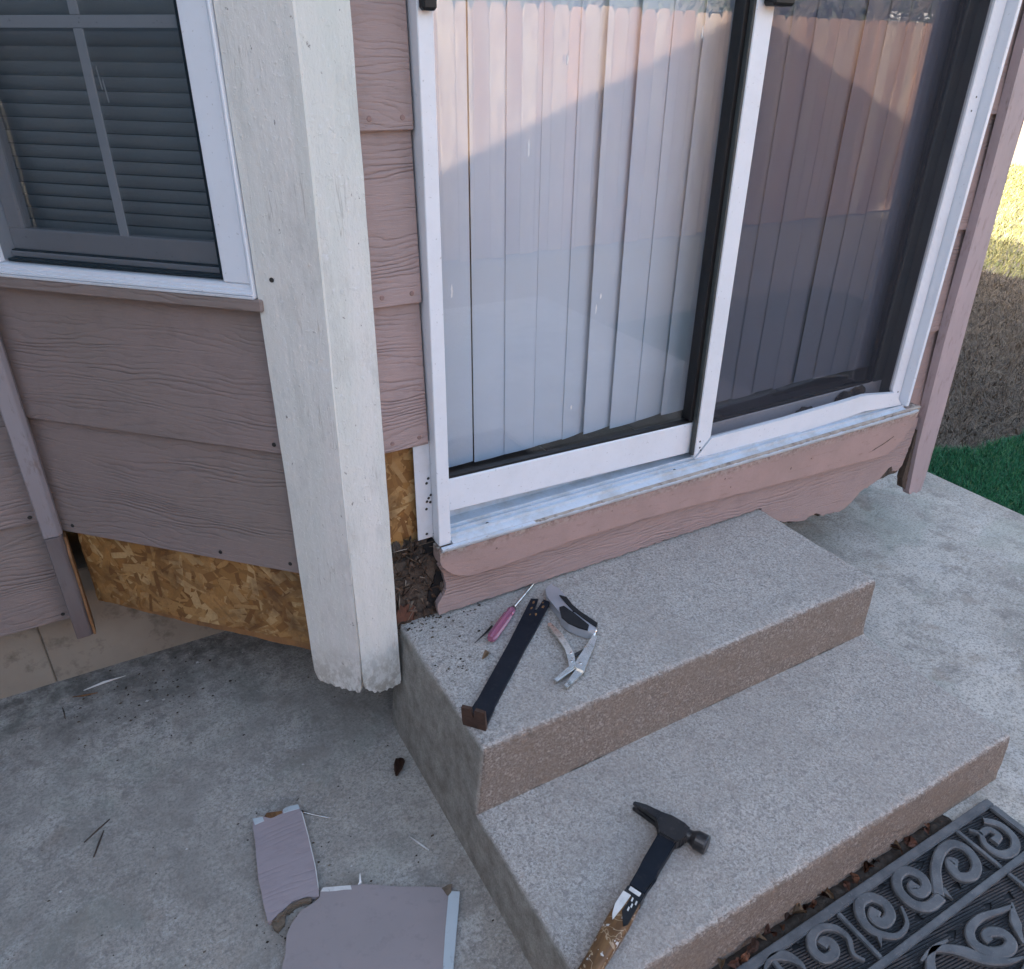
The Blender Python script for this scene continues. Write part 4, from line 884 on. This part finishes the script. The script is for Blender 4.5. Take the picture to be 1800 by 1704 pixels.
# ---------------------------------------------------------------- rubber scroll doormat
def m_mat(name, c1, c2, ridges):
    t = NT(name, .5, spec=.45); v = t.obj
    c = t.mix(t.ramp(t.noise(v, 25, 5, .65), (.38, 0), (.66, 1)), c1, c2)
    c = t.mix(t.ramp(t.noise(v, 240, 3, .6), (.62, 0), (.70, .5)), c, (.22, .22, .22)); t.color(c)
    b = t.bump(t.noise(v, 320, 3), .5, .0012)
    if ridges:
        x, y, z = t.sep(v); s_ = t.math('SINE', t.math('MULTIPLY', t.math('ADD', y, t.math('MULTIPLY', x, .12)), 1250)); t.bump(s_, .9, .0016, b)
    return t.m
MAT['matbase'] = m_mat('rubber mat base', (.022, .024, .028), (.038, .041, .046), True)
MAT['mattop'] = m_mat('dusty raised rubber', (.075, .080, .086), (.135, .138, .142), False)
mat_ = empty('door_mat', (.50, -1.01, 0)); MZ = Matrix.Translation((-.50, 1.01, 0))
tag(mat_, 'black rubber doormat with raised scroll pattern below the lower step', 'doormat')
MX0, MX1, MY0, MY1 = .115, .888, -1.250, -.7825
bm = bmesh.new(); bm_prism(bm, [(MX0, MY0), (MX1, MY0), (MX1, MY1), (MX0, MY1)], .0035, .0065); base = bm_obj('base', bm, MAT['matbase'], mat_, MZ)
bm = bmesh.new()
HOLES = [(0.6344, -0.8089), (0.7382, -0.8783), (0.6564, -0.8717), (0.5284, -0.8021), (0.535, -0.8759), (0.5608, -0.9251), (0.3, -0.8018), (0.7231, -0.9323)]
for k, (x, y) in enumerate(HOLES+[(.82-(x-.41) if x > .41 else .82-x, y) for x, y in HOLES if .45 < x < .75]):
    q = (k*1.3) % 6.28; r_ = .0125
    bm_prism(bm, [(x+r_*math.cos(q+j*2.094)*(1.25 if j == 0 else 1), y+r_*.8*math.sin(q+j*2.094)) for j in range(3)], -.01, .02)
cut = bm_obj('cut', bm, None); cut.parent = mat_; cut.matrix_local = MZ
md = base.modifiers.new('holes', 'BOOLEAN'); md.operation = 'DIFFERENCE'; md.object = cut; md.solver = 'EXACT'
bpy.context.view_layer.update(); dg = bpy.context.evaluated_depsgraph_get()
nm = bpy.data.meshes.new_from_object(base.evaluated_get(dg)); base.modifiers.clear(); base.data = nm
bpy.data.objects.remove(cut, do_unlink=True)
box('underside', (MX0+.01, MX1-.01), (MY0+.01, MY1-.01), (.0008, .0030), MAT['black'], mat_, MZ, 0)  # black sheet added for the shade and dirt seen through the holes
def bar(x, y, z1=.0145): return box('bar', x, y, (.0066, z1), MAT['mattop'], mat_, MZ, .0016, 2)
def border(x, y): return box('border', x, y, (.0066, .0150), MAT['mattop'], mat_, MZ, .002, 2)
border((MX0, MX1), (-.8000, MY1)); border((MX0, MX1), (MY0, -1.2325)); border((MX1-.0185, MX1), (-1.232, -.8005)); border((MX0, MX0+.0185), (-1.232, -.8005))
bar((MX0+.019, MX1-.019), (-.9060, -.8930)); bar((MX0+.019, MX1-.019), (-1.1390, -1.1260))
for x in (.243, .410, .7605):
    for y in ((-.8925, -.8005), (-1.2320, -1.1395)): bar((x-.005, x+.005), y, .0140)
for x in (.7605, .243): bar((x-.005, x+.005), (-1.1255, -.9065), .0140)
def catmull(P, n=7):
    out = []
    for i in range(len(P)-1):
        p0, p1, p2, p3 = (Vector(P[max(0, min(len(P)-1, j))]) for j in (i-1, i, i+1, i+2))
        for k in range(n):
            t_ = k/n; out.append(.5*((2*p1)+(-p0+p2)*t_+(2*p0-5*p1+4*p2-p3)*t_*t_+(-p0+3*p1-3*p2+p3)*t_**3))
    out.append(Vector(P[-1])); return out
def ribbon(P, w0, w1, w2, mir=None, z=.0150):
    C = catmull(P); n = len(C); bm = bmesh.new(); rows = []
    for i, c in enumerate(C):
        d = (C[min(i+1, n-1)]-C[max(i-1, 0)]); d = d.normalized() if d.length > 1e-9 else Vector((1, 0)); q = Vector((-d.y, d.x)); t_ = i/(n-1)
        w = (w0+(w1-w0)*min(1, t_*2.2) if t_ < .5 else w1+(w2-w1)*(t_-.5)*2)*.5
        f = lambda v: (mir(v) if mir else v)
        l, r_ = f(c-q*w), f(c+q*w); l2, r2 = f(c-q*w*.72), f(c+q*w*.72)
        rows.append([bm.verts.new((l.x, l.y, .0064)), bm.verts.new((l.x, l.y, z-.002)), bm.verts.new((l2.x, l2.y, z)), bm.verts.new((r2.x, r2.y, z)), bm.verts.new((r_.x, r_.y, z-.002)), bm.verts.new((r_.x, r_.y, .0064))])
    for A_, B_ in zip(rows, rows[1:]):
        for k in range(5): bm.faces.new((A_[k], A_[k+1], B_[k+1], B_[k]))
    bm.faces.new(rows[0][::-1]); bm.faces.new(rows[-1])
    return bm_obj('scroll', bm, MAT['mattop'], mat_, MZ)
SCROLLS = [[(0.6021, -0.8684), (0.625, -0.8488), (0.6506, -0.8294), (0.6913, -0.8133), (0.7251, -0.8142), (0.7383, -0.8355), (0.7253, -0.8634), (0.6963, -0.8756), (0.6729, -0.8652), (0.6741, -0.8482), (0.686, -0.8369), (0.6937, -0.8466)],
           [(0.6026, -0.8723), (0.566, -0.8735), (0.5452, -0.856), (0.5458, -0.8263), (0.5664, -0.8069), (0.5952, -0.8069), (0.6075, -0.8279), (0.5958, -0.8471), (0.5752, -0.8492), (0.5709, -0.8368), (0.5836, -0.8323)],
           [(0.5207, -0.8492), (0.5026, -0.8746), (0.4708, -0.8814), (0.4499, -0.8697), (0.4362, -0.8491), (0.4401, -0.8264), (0.4597, -0.8072), (0.4875, -0.8087), (0.5, -0.8291), (0.4899, -0.8491), (0.4657, -0.8533), (0.4597, -0.838), (0.4749, -0.8295)],
           [(0.3809, -0.8813), (0.3736, -0.8634), (0.3887, -0.8403), (0.383, -0.8177), (0.3592, -0.8037), (0.3317, -0.8085), (0.3173, -0.8257), (0.3229, -0.8449), (0.3443, -0.847), (0.3552, -0.8343), (0.3475, -0.8243), (0.3364, -0.827)],
           [(0.7828, -0.8107), (0.7939, -0.828), (0.7806, -0.8479), (0.7863, -0.8749), (0.8164, -0.883), (0.845, -0.8668), (0.8504, -0.8344), (0.8304, -0.8118)],
           [(0.7939, -0.828), (0.8198, -0.83), (0.8225, -0.8481), (0.8018, -0.8517)],
           [(0.6989, -0.9487), (0.6685, -0.942), (0.63, -0.9331), (0.5928, -0.9365), (0.5749, -0.9539), (0.5823, -0.9776), (0.6108, -0.9913), (0.6336, -0.9867), (0.6373, -0.9702), (0.6203, -0.9575), (0.6047, -0.9584), (0.6031, -0.9681)],
           [(0.4645, -0.9295), (0.5052, -0.9282), (0.5414, -0.9516), (0.5655, -0.9824), (0.5954, -1.0033), (0.6266, -1.0125)],
           [(0.2169, -0.8091), (0.2418, -0.7995), (0.2673, -0.8077), (0.2793, -0.8284), (0.2783, -0.8449)],
           [(0.6498, -0.999), (0.6682, -0.977), (0.6864, -0.9605), (0.7065, -0.9443)]]
ident = None
mx = lambda v: Vector((1.003-v.x, v.y)); my = lambda v: Vector((v.x, -2.0325-v.y)); mxy = lambda v: Vector((1.003-v.x, -2.0325-v.y))
for i, P in enumerate(SCROLLS):
    wd = [(.021, .019, .021), (.021, .019, .021), (.006, .020, .021), (.006, .018, .019), (.006, .019, .014), (.014, .014, .018), (.008, .022, .016), (.004, .022, .004), (.004, .019, .004), (.004, .020, .004)][i]
    for f in ((None, mx, my, mxy) if i in (4, 5, 6, 7, 9) else (None, my)): ribbon(P, *wd, f)
SP = [(0.6127, -0.8637), (0.6263, -0.8641), (0.6176, -0.8884), (0.4375, -0.8579), (0.4486, -0.8641), (0.4251, -0.8813)]
for j in (0, 3): prism('scroll', SP[j:j+3], .0064, .0142, MAT['mattop'], mat_, MZ, .0008)

# ---------------------------------------------------------------- leaves and debris
leafm = [m_rough('dry leaf %d' % k, c, tuple(x*.6 for x in c), 60, .75, 150, .5, .001) for k, c in enumerate(((.20, .085, .045), (.13, .055, .035), (.30, .20, .12), (.09, .045, .03)))]
def leaf_mesh(seed, L=.03, W=.016):
    rg = random.Random(seed); bm = bmesh.new(); rows = []
    for i in range(7):
        t_ = i/6; w = W*math.sin(math.pi*min(1, t_*.92+.06))**.8*.5; zc = .006*math.sin(t_*3)*rg.uniform(.6, 1.3)
        rows.append([bm.verts.new((t_*L-L/2, s_*w+rg.uniform(-.0008, .0008), zc+abs(s_)*w*rg.uniform(.5, 1.1)+.001)) for s_ in (-1, -.5, 0, .5, 1)])
    for A_, B_ in zip(rows, rows[1:]):
        for k in range(4): bm.faces.new((A_[k], A_[k+1], B_[k+1], B_[k]))
    bmesh.ops.solidify(bm, geom=bm.faces[:], thickness=.0004)
    bmesh.ops.recalc_face_normals(bm, faces=bm.faces[:])
    me = bpy.data.meshes.new('leaf'); bm.to_mesh(me); bm.free(); me.materials.append(leafm[seed % 4]); return me
lms = [leaf_mesh(k, .022+.004*(k % 4), .012+.003*(k % 3)) for k in range(8)]
rg = random.Random(77)
LX = [(.715, -.768), (.705, -.772), (.624, -.765), (.612, -.770), (.494, -.765), (.470, -.770), (.434, -.764), (.410, -.769), (.385, -.766), (.369, -.771), (.345, -.766), (.321, -.765), (.300, -.772), (.265, -.771), (.250, -.769), (.225, -.768), (.208, -.773), (.185, -.770), (.160, -.768), (.560, -.768), (.535, -.771), (.66, -.770)]
for k, (x, y) in enumerate(LX):
    o = bpy.data.objects.new('dry_leaf', lms[k % 8]); COL.objects.link(o); o.location = (x, y, .004+rg.uniform(0, .012)); s_ = rg.uniform(.7, 1.15); o.scale = (s_, s_, s_)
    o.rotation_euler = (rg.uniform(-.9, .9), rg.uniform(-.7, .7), rg.uniform(0, 6.28))
    tag(o, 'small dry brown leaf caught between the lower step and the doormat', 'leaf', 'dry leaves along the foot of the steps')
def chip(name, pts, r, mt, label, cat, group=None, flat=.5):
    o = tube(name, pts, r, mt, None, WORLD, 7); return tag(o, label, cat, group)
chip('paint_sliver', [(-.207, -.267, .0022), (-.196, -.291, .0022), (-.185, -.315, .0022)], [.0012, .0019, .0014], MAT['label'], 'white paint sliver on the slab beside the steps', 'sliver')
for P in ([(-.773, .032, .002), (-.748, .049, .003), (-.724, .066, .002)], [(-.759, -.012, .002), (-.748, .016, .002), (-.737, .043, .002)]):
    chip('twig', P, [.0012, .0018, .0010], MAT['rot'], 'longer of two dark twigs crossing on the open slab' if P[0][1] > 0 else 'shorter of two dark twigs crossing on the open slab', 'twig', 'pair of dark twigs on the slab')
chip('rusty_nail', [(-.3775, -.108, .003), (-.3740, -.1120, .003), (-.352, -.132, .0025), (-.329, -.152, .002)], [.0040, .0018, .0016, .0006], MAT['chrome'], 'bent nail beside the small siding offcut', 'nail')
chip('wood_splinter', [(-.745, .494, .003), (-.70, .500, .004), (-.650, .502, .002)], [.0010, .0032, .0008], MAT['label'], 'long pale wood splinter by the foundation', 'splinter')
chip('wood_splinter', [(-.770, .484, .002), (-.745, .474, .004), (-.716, .471, .002)], [.0010, .0024, .0008], MAT['rawwood'], 'short brown wood splinter by the foundation', 'splinter')
chip('twig', [(-.793, .457, .001), (-.790, .435, .002), (-.789, .414, .001)], [.0010, .0014, .0008], MAT['rot'], 'short dark twig standing off from the foundation', 'twig')
o = bpy.data.objects.new('dead_leaf', leaf_mesh(3, .055, .022)); COL.objects.link(o); o.location = (-.160, -.097, .002); o.rotation_euler = (.2, .1, 1.0); tag(o, 'curled dark leaf on the slab beside the steps', 'leaf')
o = bpy.data.objects.new('dead_leaf', leaf_mesh(2, .026, .012)); COL.objects.link(o); o.location = (.022, -.169, .2965); o.rotation_euler = (.1, .1, .4); tag(o, 'small greenish dead leaf on the upper step by the pry bar', 'leaf')
def crumbs(name, n, area, z, r, mt, seed, label):
    rg = random.Random(seed); V = []; T = []
    for k in range(n):
        x, y = area(rg); s_ = rg.uniform(*r)*(.4 if rg.random() < .7 else 1); b = len(V); q = rg.uniform(0, 6.28)
        V += [(x+s_*rg.uniform(.6, 1.4)*math.cos(q+j*1.571), y+s_*rg.uniform(.5, 1.1)*math.sin(q+j*1.571), z) for j in range(4)]+[(x, y, z+s_*rg.uniform(.4, 1.1))]
        T += [(b+j, b+(j+1) % 4, b+4) for j in range(4)]
    o = link(name, fast_mesh(name, V, None, T), mt); return tag(o, label, 'debris', kind='stuff')
crm = m_blades('debris crumbs', ((0, (.03, .022, .016)), (.45, (.07, .05, .035)), (.7, (.12, .09, .065)), (.9, (.35, .32, .28)), (1, (.6, .58, .55))), .9)
crumbs('rot_crumbs', 260, lambda g: (g.gauss(-.03, .05), g.gauss(.0, .03)) if g.random() < .6 else (g.uniform(-.09, .12), g.gauss(-.03, .05)), .2955, (.0012, .0045), crm, 21, 'crumbs of rotten wood on the upper step')
crumbs('tread_dirt', 90, lambda g: (g.gauss(-.05, .018), g.gauss(-.160, .02)), .2955, (.001, .004), crm, 22, 'small clump of dirt on the upper step edge')
crumbs('slab_debris', 420, lambda g: (g.uniform(-1.0, -.12), g.uniform(-.5, .52)), .0004, (.0008, .0032), crm, 23, 'scattered dirt and paint crumbs on the slab')
crumbs('offcut_crumbs', 240, lambda g: (g.gauss(-.44, .05), g.gauss(-.325, .03)) if g.random() < .55 else (g.uniform(-.52, -.15), g.uniform(-.45, -.05)), .0005, (.0008, .0036), crm, 27, 'crumbs and flakes around the torn siding offcuts')
crumbs('wall_debris', 320, lambda g: (g.gauss(-.62, .09), g.gauss(.42, .07)), .0004, (.001, .0045), crm, 24, 'dark dirt crumbs on the slab by the foundation')
crumbs('step_litter', 300, lambda g: (g.uniform(.12, .78), g.gauss(-.767, .006)), .0008, (.0012, .005), crm, 25, 'dirt and leaf litter along the foot of the steps')
V = []; n_ = 240
for i in range(n_+1):
    x = .02+i*.76/n_
    for j in range(6):
        y = -.7555-j*.0052; V.append((x, y, .0006+max(0, (.006+.007*fbm(x*55, y*60, 2, 4)))*math.sin(math.pi*(j+.4)/5.8)))
ii = (np.arange(n_)[:, None]*6+np.arange(5)[None, :]).ravel()
o = link('leaf_soil', fast_mesh('leaf_soil', V, np.stack([ii, ii+6, ii+7, ii+1], 1)), m_rough('dark leaf soil', (.035, .026, .02), (.06, .045, .034), 60, .95, 200, .9, .003, (.012, .010, .008), 90))
tag(o, 'dark soil and rotted litter packed along the foot of the steps', 'soil', kind='stuff')
paintflake = prism('paint_flake', [(-.098, .012), (-.082, .020), (-.066, .022), (-.058, .034), (-.064, .036), (-.078, .030), (-.096, .024)], .2962, lambda a, b: .300+(b-.01)*.2, MAT['label'], None, WORLD, 0)
tag(paintflake, 'curled white paint flake at the foot of the corner post', 'paint flake')

# ---------------------------------------------------------------- yard opposite the door, seen reflected in the glass
fence = empty('wood_fence', (3, -4.55, -.12)); tag(fence, 'cedar dog-ear picket fence standing across the yard', 'fence')
def m_cedar():
    t = NT('weathered cedar', .8, spec=.2); v = t.vmul(t.shifted(11), (1, .2, 1))
    c = t.ramp(t.rnd(), (0, (.44, .26, .18)), (.35, (.27, .15, .10)), (.6, (.46, .36, .29)), (1, (.34, .20, .14))); c = t.mix(t.ramp(t.noise(v, 22, 5, .7), (.40, 0), (.65, .8)), c, (.22, .14, .11))
    c = t.mix(t.ramp(t.noise(v, 6, 3), (.5, 0), (.7, .5)), c, (.40, .34, .29)); t.color(c); return t.m
cedar = m_cedar()
pm = None; rg = random.Random(5)
for k in range(118):
    if pm is None:
        o = prism('picket', [(-.068, 0), (.068, 0), (.068, 1.78), (.044, 1.835), (-.044, 1.835), (-.068, 1.78)], -.009, .009, cedar, fence, frame((0, 0, 0), (1, 0, 0), (0, 0, 1), (0, -1, 0)), .002); pm = o.data
    else:
        o = bpy.data.objects.new('picket', pm); COL.objects.link(o); o.parent = fence
    o.matrix_local = frame((-7.6+k*.142, .04+rg.uniform(-.004, .004), .03+rg.uniform(-.012, .012)), (1, 0, 0), (0, 0, 1), (0, -1, 0))
for z in (.35, .95, 1.55): box('rail', (-7.7, 9.2), (0, .028), (z, z+.085), cedar, fence, WORLD, .003)
for k in range(8): box('post', (-7.5+k*2.38, -7.41+k*2.38), (-.095, -.005), (0, 1.75), cedar, fence, WORLD, .004)
nb = empty('neighbour_house', (24.5, -14, -.12)); tag(nb, 'grey house with white fascia beyond the fence', 'house')
box('wall', (-6, 8), (-5, 0), (0, 2.45), m_rough('grey house wall', (.16, .17, .18), (.13, .14, .15), 2, .8, 20, .1, .01), nb, WORLD, .01)
box('fascia', (-6.4, 8.4), (.35, .40), (2.45, 2.68), MAT['white'], nb, WORLD, .01)
prism('roof', [(-.38, 2.69), (.42, 2.69), (-2.5, 4.1), (-5.4, 2.69)], -8.4, 6.4, MAT['roof'], nb, frame((0, 0, 0), (0, 1, 0), (0, 0, 1), (1, 0, 0)), .01)
bark = m_rough('grey bark', (.11, .095, .08), (.07, .06, .05), 12, .9, 50, .6, .01)
def tree(loc, h, seed, LB):
    t = empty('bare_tree', loc); rg = random.Random(seed)
    tag(t, LB, 'tree', 'bare trees beyond the fence')
    bm = bmesh.new(); tube_bm(bm, [(0, 0, 0), (.05, 0, h*.25), (0, .05, h*.5)], [.16, .13, .10], 10); bm_obj('trunk', bm, bark, t)
    bm = bmesh.new()
    def br(p, d, L, r, lev):
        q = p+d*L*.5+Vector((rg.gauss(0, .05), rg.gauss(0, .05), .02))*L; e = q+(d+Vector((rg.gauss(0, .2), rg.gauss(0, .2), .1))).normalized()*L*.5
        tube_bm(bm, [p, q, e], [r, r*.8, r*.5], 5)
        if lev < 4:
            for _ in range(3 if lev < 3 else 4):
                s_ = rg.uniform(.35, 1); b = p+(e-p)*s_; br(b, (d+Vector((rg.gauss(0, .6), rg.gauss(0, .6), rg.gauss(.1, .35)))).normalized(), L*rg.uniform(.5, .75), r*.5, lev+1)
    for k in range(6):
        a = k*1.05+rg.random(); br(Vector((0, 0, h*(.26+.045*k))), Vector((math.cos(a), math.sin(a), rg.uniform(.3, .9))).normalized(), h*.33, .06, 1)
    bm_obj('crown', bm, bark, t)
tree((8.5, -7.5, -.12), 5.5, 1, 'bare low tree standing closest behind the fence'); tree((12.5, -9.0, -.12), 6.5, 2, 'tallest bare tree beyond the fence'); tree((5.2, -8.2, -.12), 6.0, 3, 'bare tree beyond the fence straight across from the door'); tree((17.5, -9.5, -.12), 6.0, 4, 'bare tree beyond the fence towards the grey house')

def foliage(rg, n):
    out = []
    cl = [(rg.uniform(-6, 26), rg.uniform(-13, -8.5), rg.uniform(.6, 3.2), rg.uniform(.5, 1.3)) for _ in range(90)]
    for k in range(n):
        cx, cy, cz, r = cl[k % 90]; d = Vector((rg.gauss(0, 1), rg.gauss(0, 1), rg.gauss(0, 1))).normalized()*r*rg.uniform(.6, 1)
        out.append((cx+d.x, cy+d.y, max(-.1, cz+d.z*1.1)))
    return out
rg = random.Random(9); V = []; Q = []
for p in foliage(rg, 16000):
    a = Vector((rg.gauss(0, 1), rg.gauss(0, 1), rg.gauss(0, 1))).normalized(); b = a.orthogonal().normalized(); L = rg.uniform(.05, .11); c = Vector(p); k = len(V)
    V += [tuple(c-a*L), tuple(c+b*L*.5), tuple(c+a*L), tuple(c-b*L*.5)]; Q.append((k, k+1, k+2, k+3))
o = link('tree_line', fast_mesh('tree_line', V, Q), m_blades('dark evergreen leaves', ((0, (.03, .045, .03)), (.5, (.06, .075, .05)), (1, (.10, .10, .07)))))
tag(o, 'far-off belt of dark shrubs beyond the fence', 'trees', kind='stuff')
